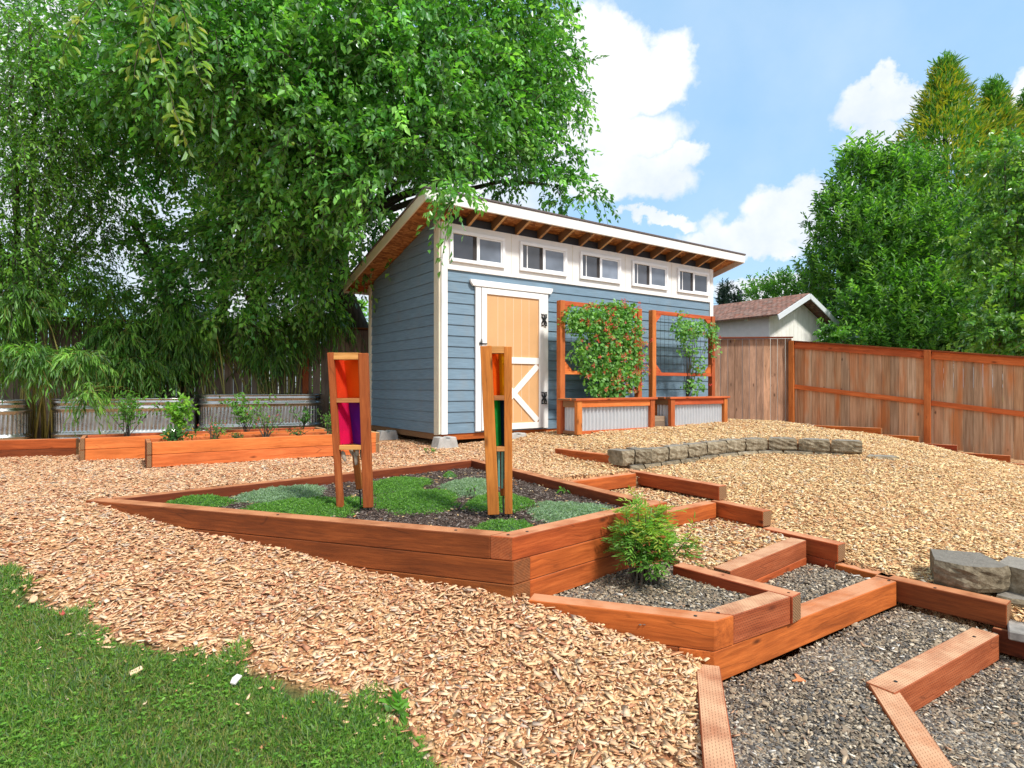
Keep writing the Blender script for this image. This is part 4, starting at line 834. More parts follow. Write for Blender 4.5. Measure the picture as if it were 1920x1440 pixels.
# ------------------------------------------------------------------ fences
def fence(name, lab, x0, y0, x1, y1, top0, top1, bot0, bot1, posts, front=1, rails=True, tone=((.8, .8, .8),), postmat='trellis', gap=.007, pw_=.14, matp='grey_fence', postw=.10, capm='stain_brown'):
    """front: side (+1 left of run, -1 right) on which rails and posts show"""
    t = thing(name, lab, 'fence', (x0, y0, bot0)); a, b = Vector((x0, y0)), Vector((x1, y1)); d = (b-a); L = d.length; d.normalize(); n = Vector((-d.y, d.x))*front
    ang = math.atan2(d.y, d.x); mb = MB(); k = 0; s = 0; rr = random.Random(5)
    while s < L:
        w = min(pw_*rr.uniform(.92, 1.06), L-s); f = (s+w/2)/L; zt_ = top0+(top1-top0)*f; zb_ = bot0+(bot1-bot0)*f; c = rr.choice(tone); v = rr.uniform(.8, 1.15); mb.cur = tuple(q*v for q in c)
        o = rr.uniform(-.002, .002); mb.box(s+gap/2, s+w-gap/2, -.009+o, .009+o, zb_-.02, zt_-.03); s += w
    M = Matrix.Translation((x0, y0, 0)) @ Matrix.Rotation(ang, 4, 'Z'); mb.build('picket_panel', MAT[matp], t, M, col=True)
    def bar(s0, s1, u, dz, w, h, mat, nm):
        f0, f1 = s0/L, s1/L; z0 = top0+(top1-top0)*f0+dz; z1 = top0+(top1-top0)*f1+dz; p0 = a+d*s0+n*u; p1 = a+d*s1+n*u
        lbar(nm, Vector((p0.x, p0.y, z0))-Vector((x0, y0, bot0)), Vector((p1.x, p1.y, z1))-Vector((x0, y0, bot0)), h, w, mat, t)
    ps = list(posts)
    for s in ps:
        f = s/L; zt_ = top0+(top1-top0)*f; zb_ = bot0+(bot1-bot0)*f; p = a+d*s+n*.062-Vector((x0, y0))
        boxobj('post', (postw, .09, zt_-zb_+.08), (p.x, p.y, (zt_+zb_)/2-bot0-.04), MAT[postmat], t, ang)
    if rails:
        e = [0]+[s for s in ps if 0 < s < L-.01]+[L]
        for s0, s1 in zip(e[:-1], e[1:]):
            bar(s0+.055, s1-.055, .032, -.085, .04, .13, MAT['stain_bed'], 'rail'); bar(s0+.055, s1-.055, .032, -.95, .04, .09, MAT['stain_bed'], 'rail')
    bar(0, L, .02, -.005, .14, .03, MAT[capm], 'cap_rail'); return t
def fence_stained():
    m, nt, out = newmat('weathered_orange_fence_boards'); L = nt.links.new; co = texco(nt)
    g = tex(nt, 'ShaderNodeTexNoise', mapping(nt, co, (22, 22, 1.0)), 1.6, Detail=5, Roughness=.6); st = tex(nt, 'ShaderNodeTexNoise', mapping(nt, co, (5, 5, .8), (4, 2, 1)), 1, Detail=4)
    c = ramp(nt, g.outputs['Fac'], [(.28, (.32, .20, .12)), (.5, (.52, .35, .225)), (.72, (.66, .48, .34))])
    c = mix(nt, maprange(nt, st.outputs['Fac'], .5, .66, 0, .85), c, (.56, .21, .07)); st2 = tex(nt, 'ShaderNodeTexNoise', mapping(nt, co, (7, 7, 1.3), (9, 5, 1)), 1, Detail=4)
    c = mix(nt, maprange(nt, st2.outputs['Fac'], .54, .7, 0, .7), c, (.36, .235, .15))
    vo = tex(nt, 'ShaderNodeTexVoronoi', mapping(nt, co, (7, .01, 3.2)), 1); sp = nt.nodes.new('ShaderNodeSeparateColor'); L(vo.outputs['Color'], sp.inputs[0])
    mm = nt.nodes.new('ShaderNodeMath'); mm.operation = 'MULTIPLY'; L(maprange(nt, vo.outputs['Distance'], .05, .14, .8, 0), mm.inputs[0]); L(maprange(nt, sp.outputs[0], .5, .51), mm.inputs[1])
    c = mix(nt, mm.outputs[0], c, (.07, .04, .025)); at = nt.nodes.new('ShaderNodeAttribute'); at.attribute_name = 'tint'; c = mix(nt, 1.0, c, at.outputs['Color'], 'MULTIPLY')
    principled(nt, out, c, .85, bump=g.outputs['Fac'], bstr=.3, bdist=.004, spec=.2); return m
MAT['fence_right'] = fence_stained()
fence('board_fence', 'weathered board fence with orange rails sloping down at the right', 5.87, 12.6, 10.3, 8.25, EYE+.955, EYE+.175, EYE-.80, EYE-1.50, [0.05, 2.42, 4.85], front=-1,
      tone=((1, 1, 1), (1.1, .95, .85), (.85, .82, .8), (1.1, 1.05, 1), (1.0, .85, .72)), matp='fence_right', gap=.004)
bf = fence('board_fence', 'purplish grey plank fence with one golden board between shed and sloping fence', 1.5, 13.1, 5.90, 12.60, EYE+1.035, EYE+1.03, EYE-.72, EYE-.80, [], front=-1, rails=False,
      tone=((2.7, 1.9, 1.45), (2.4, 1.75, 1.4), (3.0, 2.1, 1.55)), gap=.010, pw_=.15)
p = P(1373, 700, 12.86); boxobj('board', (.12, .02, 1.70), (p.x-1.5, p.y-13.1-.02, .88), wood('golden_board', (.42, .20, .04), (.58, .29, .07), (.66, .36, .1), axis=2), bf, R(-6.3))
fence('board_fence', 'dark grey plank fence half hidden by bamboo behind the troughs', -9.5, 7.9, .2, 11.75, EYE+1.02, EYE+1.02, EYE-.80, EYE-.78, [1.5, 3.95, 6.4, 8.85], front=-1, rails=False, tone=((1.7, 1.5, 1.35), (1.4, 1.25, 1.15), (1.9, 1.7, 1.5)), gap=.010)

# ------------------------------------------------------------------ neighbouring outbuilding and house
def roof_shake():
    m, nt, out = newmat('cedar_shakes'); L = nt.links.new; co = texco(nt); br = nt.nodes.new('ShaderNodeTexBrick'); L(mapping(nt, co, (1, 1, 1)), br.inputs['Vector'])
    br.inputs['Scale'].default_value = 1; br.inputs['Brick Width'].default_value = .14; br.inputs['Row Height'].default_value = .13; br.inputs['Mortar Size'].default_value = .008
    br.inputs['Color1'].default_value = (.30, .13, .09, 1); br.inputs['Color2'].default_value = (.16, .085, .065, 1); br.inputs['Mortar'].default_value = (.04, .025, .02, 1)
    n = tex(nt, 'ShaderNodeTexNoise', co, 9, Detail=5); c = mix(nt, maprange(nt, n.outputs['Fac'], .4, .7, 0, .55), br.outputs['Color'], (.34, .26, .22))
    principled(nt, out, c, .9, bump=br.outputs['Fac'], bstr=.8, bdist=-.02, spec=.2); return m
MAT['shake'] = roof_shake(); MAT['greywall'] = plain('pale_board_wall', (.68, .62, .62), .7, var=.05); MAT['gable'] = plain('white_board_wall', (.84, .83, .79), .7, var=.05, dirt=(.5, .5, .36))
nb = thing('neighbour_outbuilding', 'small pale outbuilding with shake roof behind the fence', 'outbuilding', (6.9, 16.0, .5), SHED_A)
gw, gl = 2.56, 5.0
mb = MB(); mb.box(0, .05, .03, gl, 0, 2.93); 
for k in range(24): mb.box(-.004, 0, .03+k*.2, .036+k*.2, 0, 2.92)
mb.build('side_wall', MAT['greywall'], nb)
mb = MB()
for k in range(13):
    a, b = k*gw/13+.002, (k+1)*gw/13-.002; m1 = gw/2; za = 2.93+(m1-abs(a-m1))*.44; zb2 = 2.93+(m1-abs(b-m1))*.44
    mb.hexa([(a, 0, 0), (b, 0, 0), (b, .028, 0), (a, .028, 0), (a, 0, za), (b, 0, zb2), (b, .028, zb2), (a, .028, za)])
mb.build('gable_wall', MAT['gable'], nb)
mb = MB(); mb.box(gw-.05, gw, .03, gl, 0, 2.93); mb.build('side_wall', MAT['greywall'], nb)
for sx in (-1, 1):   # roof slopes as own tilted slabs
    ov = .28; half = gw/2+ov; L = math.hypot(half, half*.44); an = math.atan(.44)
    mb = MB(); mb.box(-.0, gl+.8, 0, L, 0, .04); base = ROOTM[nb.name] @ Matrix.Translation((gw/2, -.4, 2.93+gw/2*.44+.03))
    M = base @ Matrix.Rotation(R(90), 4, 'Z') @ Matrix.Rotation(-sx*an if sx > 0 else an, 4, 'X')
    if sx > 0: M = base @ Matrix.Rotation(R(90), 4, 'Z') @ Matrix.Rotation(an, 4, 'X') @ Matrix.Scale(1, 4)
    # left slope: local +y points to -x of the building
    if sx < 0: mb2 = MB(); mb2.box(0, gl+.8, 0, L, 0, .04); M = base @ Matrix.Rotation(R(90), 4, 'Z') @ Matrix.Rotation(-an, 4, 'X'); mb2.build('roof_slope', MAT['shake'], nb, M)
    else: mb2 = MB(); mb2.box(0, gl+.8, -L, 0, 0, .04); M = base @ Matrix.Rotation(R(90), 4, 'Z') @ Matrix.Rotation(an, 4, 'X'); mb2.build('roof_slope', MAT['shake'], nb, M)
    zc = 2.93+gw/2*.44+.03; p0 = Vector((gw/2, -.415, zc-.05)); p1 = Vector((gw/2+sx*half, -.415, zc-.05-half*.44)); lbar('barge_board', p0, p1, .14, .025, MAT['house'], nb)
for k in range(2): mb = MB(); mb.prism([(-.12, 2.80), (.0, 2.80), (.0, 2.87), (-.12, 2.84)], 'y', .6+k*2.0, .68+k*2.0); mb.build('rafter_tail', MAT['white'], nb)
hs = thing('neighbour_house', 'white sided house glimpsed through the leaves behind the bamboo', 'house', (-10.4, 21, .5))
mb = MB()
for k in range(36): z = k*.15; mb.add([(-2.6,-.02,z),(2.6,-.02,z),(2.6,0,z+.148),(-2.6,0,z+.148),(-2.6,.1,z),(2.6,.1,z),(2.6,.1,z+.148),(-2.6,.1,z+.148)], [(0,1,2,3),(4,7,6,5),(0,4,5,1),(3,2,6,7),(0,3,7,4),(1,5,6,2)])
mb.build('wall', MAT['house'], hs); mb = MB(); mb.box(-2.6, 2.6, .1, 6, 0, 5.4); mb.build('wall', MAT['house'], hs)
for x in (-.5, 1.7):
    w = boxobj('window', (1.1, .06, 1.2), (x, -.04, 3.4), MAT['vinyl'], hs); o = boxobj('pane', (.95, .02, 1.05), (x, -.085, 3.4), MAT['pane_screen'], hs); o.parent = w; o.matrix_basis = ROOTM[w.name].inverted() @ ROOTM[o.name]
mb = MB(); mb.prism([(-.3, 5.35), (6.3, 5.35), (3, 6.1)], 'x', -2.8, 2.8); mb.build('roof', MAT['house'], hs)
mb = MB(); mb.prism([(-1.6, 2.45), (.0, 2.7), (0, 2.62), (-1.6, 2.37)], 'x', -2, 2.6); mb.build('porch_roof', MAT['shingle'], hs)
for x in (-1.8, 2.4): boxobj('porch_post', (.1, .1, 2.4), (x, -1.4, 1.2), MAT['vinyl'], hs)

# ------------------------------------------------------------------ stone blocks
def stone_mat():
    m, nt, out = newmat('split_block_stone'); co = texco(nt); n = tex(nt, 'ShaderNodeTexNoise', co, 16, Detail=7, Roughness=.7); b = tex(nt, 'ShaderNodeTexNoise', co, 60, Detail=3)
    c = ramp(nt, n.outputs['Fac'], [(.3, (.09, .07, .045)), (.5, (.22, .18, .12)), (.68, (.34, .29, .21))]); tn = nt.nodes.new('ShaderNodeTexCoord').outputs['Normal']; sx = nt.nodes.new('ShaderNodeSeparateXYZ'); nt.links.new(tn, sx.inputs[0])
    c = mix(nt, maprange(nt, sx.outputs[2], .8, .95, 0, .8), c, mix(nt, n.outputs['Fac'], (.17, .155, .135), (.30, .28, .25)))
    hsv = nt.nodes.new('ShaderNodeHueSaturation'); nt.links.new(c, hsv.inputs['Color']); nt.links.new(maprange(nt, objrand(nt), 0, 1, .8, 1.15), hsv.inputs['Value'])
    principled(nt, out, hsv.outputs[0], .95, bump=mix(nt, .5, b.outputs['Fac'], n.outputs['Fac']), bstr=.9, bdist=.014, spec=.15); return m
MAT['stone'] = stone_mat()
def block(x, y, zt_, ang, lab, w=.30, dpt=.22, h=.15, group='blocks of the curved stone wall', round_=0, tiltx=0):
    """front face rough, facing local -y; origin at front top centre"""
    rr = np.random.RandomState(int(abs(x*1000)+abs(y*777)) % 9999); nx, nz, ny = 9, 6, 4; bm = bmesh.new()
    bmesh.ops.create_cube(bm, size=1); bmesh.ops.subdivide_edges(bm, edges=bm.edges[:], cuts=5, use_grid_fill=True)
    for v in bm.verts:
        x_, y_, z_ = v.co; t = y_+.5; ww = w*(1-.28*t); bow = round_*(1-(2*x_)**2)*(1-t)
        ch = 1-.03*(max(abs(x_)*2, 0)**8+abs(z_*2)**8)
        rough = .009*rr.uniform(-1, 1)*(1-t)**2+.001*rr.uniform(-1, 1)
        v.co = Vector((x_*ww*ch+.0015*rr.uniform(-1, 1), (t*dpt)-bow+rough+(.012*(abs(x_*2)**6+abs(z_*2)**6)*(1-t) if t < .1 else 0), (z_-.5)*h+.0012*rr.uniform(-1, 1)))
    me = bpy.data.meshes.new('stone_block'); bm.to_mesh(me); bm.free(); M = Matrix.Translation((x, y, zt_)) @ Matrix.Rotation(ang, 4, 'Z') @ Matrix.Rotation(tiltx, 4, 'Y')
    o = link('stone_block', me, MAT['stone'], None, M); tag(o, lab, 'stone block', group)
ordn = ['first', 'second', 'third', 'fourth', 'fifth', 'sixth', 'seventh', 'eighth', 'ninth', 'tenth', 'eleventh', 'twelfth']
wl = WALL
for i in range(len(wl)-1):
    (xa, ya), (xb, yb) = wl[i], wl[i+1]; cx_, cy_ = (xa+xb)/2, (ya+yb)/2; an = math.atan2(yb-ya, xb-xa); L = math.hypot(xb-xa, yb-ya)
    lab = ('leftmost rough block in the top course of the curved wall, touching the orange board' if i == 0 else 'rightmost rough block in the top course of the curved wall' if i == len(wl)-2 else f'{ordn[i]} rough block from the left in the top course of the curved wall')
    block(cx_, cy_, Z(.655)+random.uniform(-.004, .004), an, lab, w=L*.985, dpt=.23)
for i in range(len(wl)-2):
    (xa, ya), (xb, yb), (xc, yc) = wl[i], wl[i+1], wl[i+2]; x0, y0 = (xa+xb)/2, (ya+yb)/2; x1, y1 = (xb+xc)/2, (yb+yc)/2; an = math.atan2(y1-y0, x1-x0); n = (math.sin(an)*.022, -math.cos(an)*.022)
    block((x0+x1)/2+n[0], (y0+y1)/2+n[1], Z(.655)-.153, an, f'{ordn[i]} half-buried block from the left in the bottom course of the curved wall', w=math.hypot(x1-x0, y1-y0)*.98, dpt=.2)
block(4.26, 6.86, Z(.655)-.153, R(-25), 'half-buried block jutting out at the right end of the curved wall', w=.34, dpt=.2)
gB = 'blocks of the stone pile at the right edge'
block(2.79, 3.62, Z(1.075), R(-20), 'big rounded grey block nearest the steps at the right', .40, .30, .15, gB, .085)
block(3.25, 3.50, Z(1.085), R(38), 'second big grey block, cut off by the right picture edge', .40, .30, .15, gB, .03)
block(3.03, 3.42, Z(1.235), R(-28), 'low wide block in the bottom course at the right picture edge', .42, .28, .13, gB, .03)
block(2.72, 3.68, Z(1.226), R(-30), 'small block half buried under the big rounded block', .16, .2, .12, gB)
block(3.38, 3.12, Z(1.24), R(20), 'bottom block under the second big block, at the picture edge', .4, .28, .13, gB)
MAT['slab'] = plain('worn_concrete', (.27, .25, .225), .9, var=.3, scale=20, bstr=.5)
o = boxobj('paving_slab', (.40, .30, .05), (2.93, 3.22, Z(1.345)), MAT['slab'], None, R(-38), bevel=.006); tag(o, 'pale flat concrete slab behind the dark side timber at the right edge', 'paving slab')
# orange paint chip / leaf piece on the gravel pad
mb = MB(); x, y = PD(1495, 1275, 1.375); mb.prism([(-.035,-.02),(.03,-.022),(.01,.035),(.002,.035),(-.002,.0)], 'z', 0, .004); o = mb.build('bark_piece', MAT['stain_bed'], None, Matrix.Translation((x, y, Z(1.37))) @ Matrix.Rotation(.1, 4, 'X')); tag(o, 'small orange arrow-shaped bark piece lying on the gravel pad', 'bark piece')
# ------------------------------------------------------------------ foliage
def unit(v): return v/np.maximum(np.linalg.norm(v, axis=-1, keepdims=True), 1e-9)
def leaves(name, pos, dr, nrm, L, Wd, col, mat='leaf', parent=None, fold=.25, droop=.12, six=False):
    n = len(pos); dr = unit(dr); sd = unit(np.cross(dr, nrm)); up = np.cross(sd, dr); L = L[:, None]; w = Wd[:, None]
    if six:
        V = np.stack([pos, pos+dr*L*.28+sd*w*.42+up*fold*w, pos+dr*L*.66+sd*w*.40+up*(fold*w-droop*.3*L), pos+dr*L-up*droop*L, pos+dr*L*.66-sd*w*.40+up*(fold*w-droop*.3*L), pos+dr*L*.28-sd*w*.42+up*fold*w], 1)
        F_ = np.concatenate([np.arange(n)[:, None]*6+np.array([[0,1,2,3]]), np.arange(n)[:, None]*6+np.array([[0,3,4,5]])]); k = 6
    else:
        V = np.stack([pos, pos+dr*L*.45+sd*w*.5+up*fold*w, pos+dr*L-up*droop*L, pos+dr*L*.45-sd*w*.5+up*fold*w], 1)
        F_ = np.concatenate([np.arange(n)[:, None]*4+np.array([[0,1,2]]), np.arange(n)[:, None]*4+np.array([[0,2,3]])]); k = 4
    return npmesh(name, V.reshape(-1, 3), F_, MAT[mat], parent, Matrix.Identity(4), col=np.repeat(col, k, 0))
def rnd_dir(n, rng): return unit(rng.normal(0, 1, (n, 3)))
def lerp_cols(pal, n, rng, var=.15):
    pal = np.array(pal); i = rng.randint(0, len(pal), n); j = rng.randint(0, len(pal), n); t = rng.rand(n, 1); return np.clip((pal[i]*(1-t)+pal[j]*t)*rng.uniform(1-var, 1+var, (n, 1)), 0, 1)
def twig_crown(blobs, rng, tlen, lpt, leafL, leafW, pal, droop, shell=.55, six=False, upward=0, sprd=.5, clus=.25, keep=None):
    """blobs: (x,y,z,rx,ry,rz,n_twigs). Leaves set alternately along drooping twigs; returns arrays + twig lines"""
    Ps, Ds, Ns, Ls, Ws, Cs, tw = [], [], [], [], [], [], []
    for (bx, by, bz, rx, ry, rz, nt) in blobs:
        d = rnd_dir(nt, rng); r = (shell+(1-shell)*rng.rand(nt, 1))*rng.uniform(.75, 1.12, (nt, 1)); p0 = np.array([bx, by, bz])+d*np.array([rx, ry, rz])*r
        out = unit(d+rng.normal(0, .5, (nt, 3))+np.array([0, 0, upward])); TL = tlen*rng.uniform(.5, 1.3, (nt, 1)); dp = droop*rng.uniform(.5, 1.5, (nt, 1))
        if keep is not None:
            m = keep(p0) & keep(p0+out*TL+np.array([[0, 0, -1]])*dp*TL); p0, out, TL, dp = p0[m], out[m], TL[m], dp[m]; nt = int(m.sum())
            if nt == 0: continue
        cl = lerp_cols(pal, nt, rng, clus)
        for k in range(lpt):
            t = (k+rng.rand(nt, 1))/lpt; p = p0+out*TL*t+np.array([[0, 0, -1]])*dp*TL*t*t; tg = unit(out-np.array([[0, 0, 2]])*dp*t)
            sd = unit(np.cross(tg, rnd_dir(nt, rng))); Ps.append(p+sd*.006); Ds.append(unit(tg*.7+sd*sprd*1.6+np.array([[0, 0, -.25*(droop > 0)]]))); Ns.append(unit(np.array([[0, 0, 1.0]])+rng.normal(0, .55, (nt, 3))))
            s = rng.uniform(.65, 1.2, nt); Ls.append(leafL*s); Ws.append(leafW*s); Cs.append(np.clip(cl*rng.uniform(.85, 1.15, (nt, 1)), 0, 1))
        tw.append((p0, out, TL, dp))
    return [np.concatenate(a) for a in (Ps, Ds, Ns, Ls, Ws, Cs)], tw
def twig_mesh(name, tw, rad, mat, parent, frac=.3, rng=None, seg=3):
    V, Fc = [], []; b = 0
    for (p0, out, TL, dp) in tw:
        m = rng.rand(len(p0)) < frac; p0, out, TL, dp = p0[m], out[m], TL[m], dp[m]; n = len(p0)
        if n == 0: continue
        sd = unit(np.cross(out, rnd_dir(n, rng))); s2 = unit(np.cross(out, sd)); rings = []
        for k in range(seg+1):
            t = k/seg; p = p0+out*TL*t+np.array([[0, 0, -1]])*dp*TL*t*t; r = rad*(1-.7*t)
            rings.append(np.stack([p+sd*r, p-sd*r*.5+s2*r*.87, p-sd*r*.5-s2*r*.87], 1))
        A = np.stack(rings, 1).reshape(n, -1, 3); V.append(A.reshape(-1, 3)); q = []
        for k in range(seg):
            for c in range(3): q.append((k*3+c, k*3+(c+1) % 3, (k+1)*3+(c+1) % 3, (k+1)*3+c))
        Fc.append((b+np.arange(n)[:, None, None]*(3*(seg+1))+np.array(q)[None]).reshape(-1, 4)); b += n*3*(seg+1)
    return npmesh(name, np.concatenate(V), np.concatenate(Fc), MAT[mat], parent, Matrix.Identity(4))
def limbs(mb, start, ends, r0, r1, rng, sag=.15):
    for e in ends:
        s, e = Vector(start), Vector(e); m = s.lerp(e, .5)+Vector((rng.uniform(-.2, .2), rng.uniform(-.2, .2), (e-s).length*sag)); pts = []
        for i in range(9): t = i/8; pts.append(s*(1-t)**2+m*2*t*(1-t)+e*t*t+Vector((rng.uniform(-.03, .03), rng.uniform(-.03, .03), rng.uniform(-.03, .03)))*(i not in (0,)))
        mb.tube(pts, [r0+(r1-r0)*i/8 for i in range(9)], 7)
GREEN = [(.091,.290,.036),(.138,.396,.051),(.199,.504,.069),(.106,.335,.076),(.320,.640,.138),(.061,.199,.030)]
def pb(px, py, Y, rx, rz, ry, n):
    p = P(px, py, Y); return (p.x, p.y, p.z, rx, ry, rz, n)
# --- big apple tree behind and over the shed
rng = np.random.RandomState(21)
at_ = thing('apple_tree', 'huge drooping apple tree filling the upper left and hanging over the shed roof', 'tree', (-2.95, 11.2, .7))
AB = [pb(640,40,8.0,1.3,.9,1.1,420), pb(760,110,8.0,1.1,.95,1.0,460), pb(880,60,8.8,1.2,.9,1.1,380), pb(975,100,9.4,.75,.75,.8,240), pb(900,200,8.8,.95,.95,1.0,360), pb(780,250,7.9,.75,.85,.8,330),
      pb(700,330,7.9,.7,.7,.7,300), pb(600,250,7.8,.85,.9,.8,360), pb(500,110,7.5,1.1,.9,.9,400), pb(390,60,7.3,.9,.75,.8,300), pb(300,120,7.6,.8,.7,.8,260), pb(470,250,8.2,.75,.7,.8,260),
      pb(540,380,8.4,.7,.65,.7,250), pb(640,430,8.7,.6,.55,.6,230), pb(1000,225,9.6,.5,.5,.5,130), pb(965,310,9.5,.65,.5,.6,170), pb(1035,345,9.8,.42,.25,.3,70), pb(890,330,9.2,.7,.45,.6,180),
      pb(565,500,9.0,.65,.45,.5,180), pb(625,550,9.6,.5,.35,.4,120), pb(440,420,9.0,.55,.55,.6,150), pb(340,300,9.2,.55,.4,.5,90), pb(300,215,8.6,.7,.55,.6,150), pb(200,150,8.6,.8,.7,.7,190),
      pb(460,560,9.2,.45,.28,.4,90), pb(380,490,9.4,.5,.35,.4,90), pb(300,450,9.6,.5,.4,.4,110), pb(330,550,9.6,.5,.3,.3,100), pb(240,300,9.4,.5,.4,.4,110), pb(520,460,10.4,.7,.5,.5,150), pb(420,380,10.6,.6,.4,.5,90), pb(820,360,8.1,.3,.3,.3,60), pb(700,200,11.2,1.9,1.7,1.2,420), pb(500,180,11.4,1.8,1.5,1.0,330), pb(900,170,11.2,1.4,1.4,1.0,260), pb(620,380,11.4,1.1,.9,.8,200),
      pb(1010,120,10.2,.7,.9,.6,150), pb(150,40,10.5,2.0,1.3,.8,330), pb(260,250,11.2,1.4,1.1,.7,150), pb(420,200,10.8,1.2,1.5,.7,200), pb(640,-120,8.6,2.2,1.0,1.6,420), pb(960,-60,9.2,1.1,.9,1.0,260), pb(330,-60,8.4,1.6,.9,1.3,300)]
hang = [pb(852,372,6.95,.05,.10,.05,12), pb(848,345,6.98,.08,.08,.06,14), pb(1068,110,9.6,.12,.28,.1,26), pb(1080,200,9.7,.22,.08,.1,18), pb(1110,365,9.8,.20,.07,.1,16), pb(1060,300,9.7,.2,.15,.1,22), pb(1050,385,9.8,.1,.1,.1,10), pb(690,480,9.4,.25,.3,.3,40), pb(720,420,9.2,.2,.3,.3,30)]
def clear_of_shed(p):
    a, b = shed_local(p[:, 0], p[:, 1]); hit = (a > -.6) & (a < 6.2) & (b > -.45) & (b < 2.75) & (p[:, 2] < 4.15)
    ppx = CX+F*p[:, 0]/p[:, 1]; ppy = HY-F*(p[:, 2]-EYE)/p[:, 1]
    return ~(hit | ((ppy > 345) & (ppx > 655+(545-ppy)*.79) & (p[:, 1] < 9.9)))     # nothing hangs in front of its shaded side
arr, tw = twig_crown(AB, rng, .5, 13, .105, .056, GREEN, .36, shell=.35, keep=clear_of_shed, clus=.4)
ar2, tw2 = twig_crown(hang, rng, .42, 12, .10, .052, GREEN, .9, shell=.35); arr = [np.concatenate(q) for q in zip(arr, ar2)]; tw += tw2
leaves('crown', *arr, parent=at_, six=False); twig_mesh('twigs', tw, .006, 'bark', at_, .5, rng)
mb = MB(); rr = random.Random(3)
mb.tube([(-2.55,10.95,.5),(-2.62,10.95,1.6),(-2.75,10.9,2.4),(-3.0,10.6,3.2),(-3.0,10.2,4.2)], [.27,.24,.21,.17,.13], 12)
mb.tube([(-2.75,10.9,2.4),(-3.4,10.6,3.3),(-4.0,10.0,4.2)], [.17,.14,.11], 10); mb.tube([(-2.95,10.9,.6),(-3.05,11.0,2.2),(-3.35,10.8,3.4)], [.15,.13,.10], 9)
limbs(mb, (-3.0,10.2,4.1), [Vector(b[:3]) for b in AB[:22]], .07, .018, rr); limbs(mb, (-4.0,10.0,4.2), [Vector(b[:3]) for b in AB[8:12]+AB[20:27]], .07, .016, rr)
for (x0, y0, x1, y1) in ((415,600,425,290),(470,600,520,330),(560,610,600,300),(330,610,250,420)):
    a, b = P(x0, y0, 10.2), P(x1, y1, 9.4); mb.tube([a, a.lerp(b, .5)+Vector((.08, 0, 0)), b], [.09, .07, .045], 8)
mb.build('trunk', MAT['bark'], at_, Matrix.Identity(4), smooth=True)
# green apples
mb = MB(); ap = plain('green_apple', (.22, .34, .05), .35, var=.15); bmv = []
V = []; Fs = []; ico = bmesh.new(); bmesh.ops.create_icosphere(ico, subdivisions=1, radius=.024); iv = np.array([v.co[:] for v in ico.verts]); itf = np.array([[v.index for v in f.verts] for f in ico.faces]); ico.free()
sel = rng.choice(len(arr[0]), 150, replace=False); pos = arr[0][sel]; pos = pos[pos[:, 1] < 9]
npmesh('apples', (pos[:, None]+iv[None]).reshape(-1, 3), (np.arange(len(pos))[:, None, None]*len(iv)+itf[None]).reshape(-1, 3), ap, at_, Matrix.Identity(4), smooth=True)['kind'] = 'stuff'
# --- fine-leaved maple on the far left
mp = thing('maple_tree', 'fine-leaved yellow-green tree at the far left edge behind the bamboo', 'tree', (-8.0, 9.8, .7))
YG = [(.134,.363,.034),(.202,.470,.040),(.094,.269,.029),(.282,.564,.067),(.067,.202,.027)]
MBL = [pb(20,140,7.6,.9,.8,.9,300), pb(120,220,8.2,.7,.7,.7,260), pb(40,320,8.0,.8,.7,.7,300), pb(150,360,8.8,.55,.6,.6,220), pb(30,470,8.2,.7,.55,.6,260), pb(130,500,8.9,.6,.5,.5,240), pb(60,40,7.6,1.0,.6,.9,240), pb(190,420,9.2,.4,.45,.4,110), pb(-60,250,8.0,1.,1.4,1.,300), pb(60,250,10.4,1.6,1.7,.8,260), pb(-20,560,8.6,.8,.4,.6,160)]
arr, tw = twig_crown(MBL, rng, .5, 14, .065, .03, YG, .6, shell=.35); leaves('crown', *arr, parent=mp); twig_mesh('twigs', tw, .005, 'bark', mp, .5, rng)
mb = MB(); mb.tube([(-8.0,9.8,.5),(-7.9,9.6,2.2),(-7.4,9.0,3.4)], [.16,.13,.08], 9); limbs(mb, (-7.9,9.6,2.2), [Vector(b[:3]) for b in MBL[:9]], .06, .015, rr); mb.build('trunk', MAT['bark'], mp, Matrix.Identity(4), smooth=True)
# --- cherry spray hanging near the viewer
cb = thing('cherry_branch', 'long yellow-green leafy spray hanging close in front of the apple tree at upper left', 'branch', P(330, 20, 5.2))
def spray(px0, py0, px1, py1, Y, n, Lf, Wf, pal, name, parent, rng):
    a, b = P(px0, py0, Y), P(px1, py1, Y-.1); pts = [a.lerp(b, t)+Vector((.05*math.sin(5*t), .03*math.cos(4*t), 0)) for t in [i/10 for i in range(11)]]
    t = rng.rand(n); i = np.minimum((t*10).astype(int), 9); A = np.array([p[:] for p in pts]); pos = A[i]+(A[i+1]-A[i])*(t*10-i)[:, None]; tg = unit(A[i+1]-A[i])
    sd = rnd_dir(n, rng)*np.array([1, .8, .6]); pos = pos+sd*rng.uniform(0, .09, (n, 1)); dr = unit(tg*.35+sd*1.1+np.array([0, 0, -.3])); s = rng.uniform(.7, 1.2, n)
    leaves('leaves', pos, dr, unit(np.array([0, -.5, 1])+rng.normal(0, .4, (n, 3))), Lf*s, Wf*s, lerp_cols(pal, n, rng), parent=parent, six=True, droop=.25)
    mb = MB(); mb.tube(pts, [.006-.0004*k for k in range(11)], 6); mb.build('stem', MAT['bark'], parent, Matrix.Identity(4))
CH = [(.20,.40,.045),(.15,.34,.05),(.26,.42,.05),(.12,.28,.04),(.36,.38,.05)]
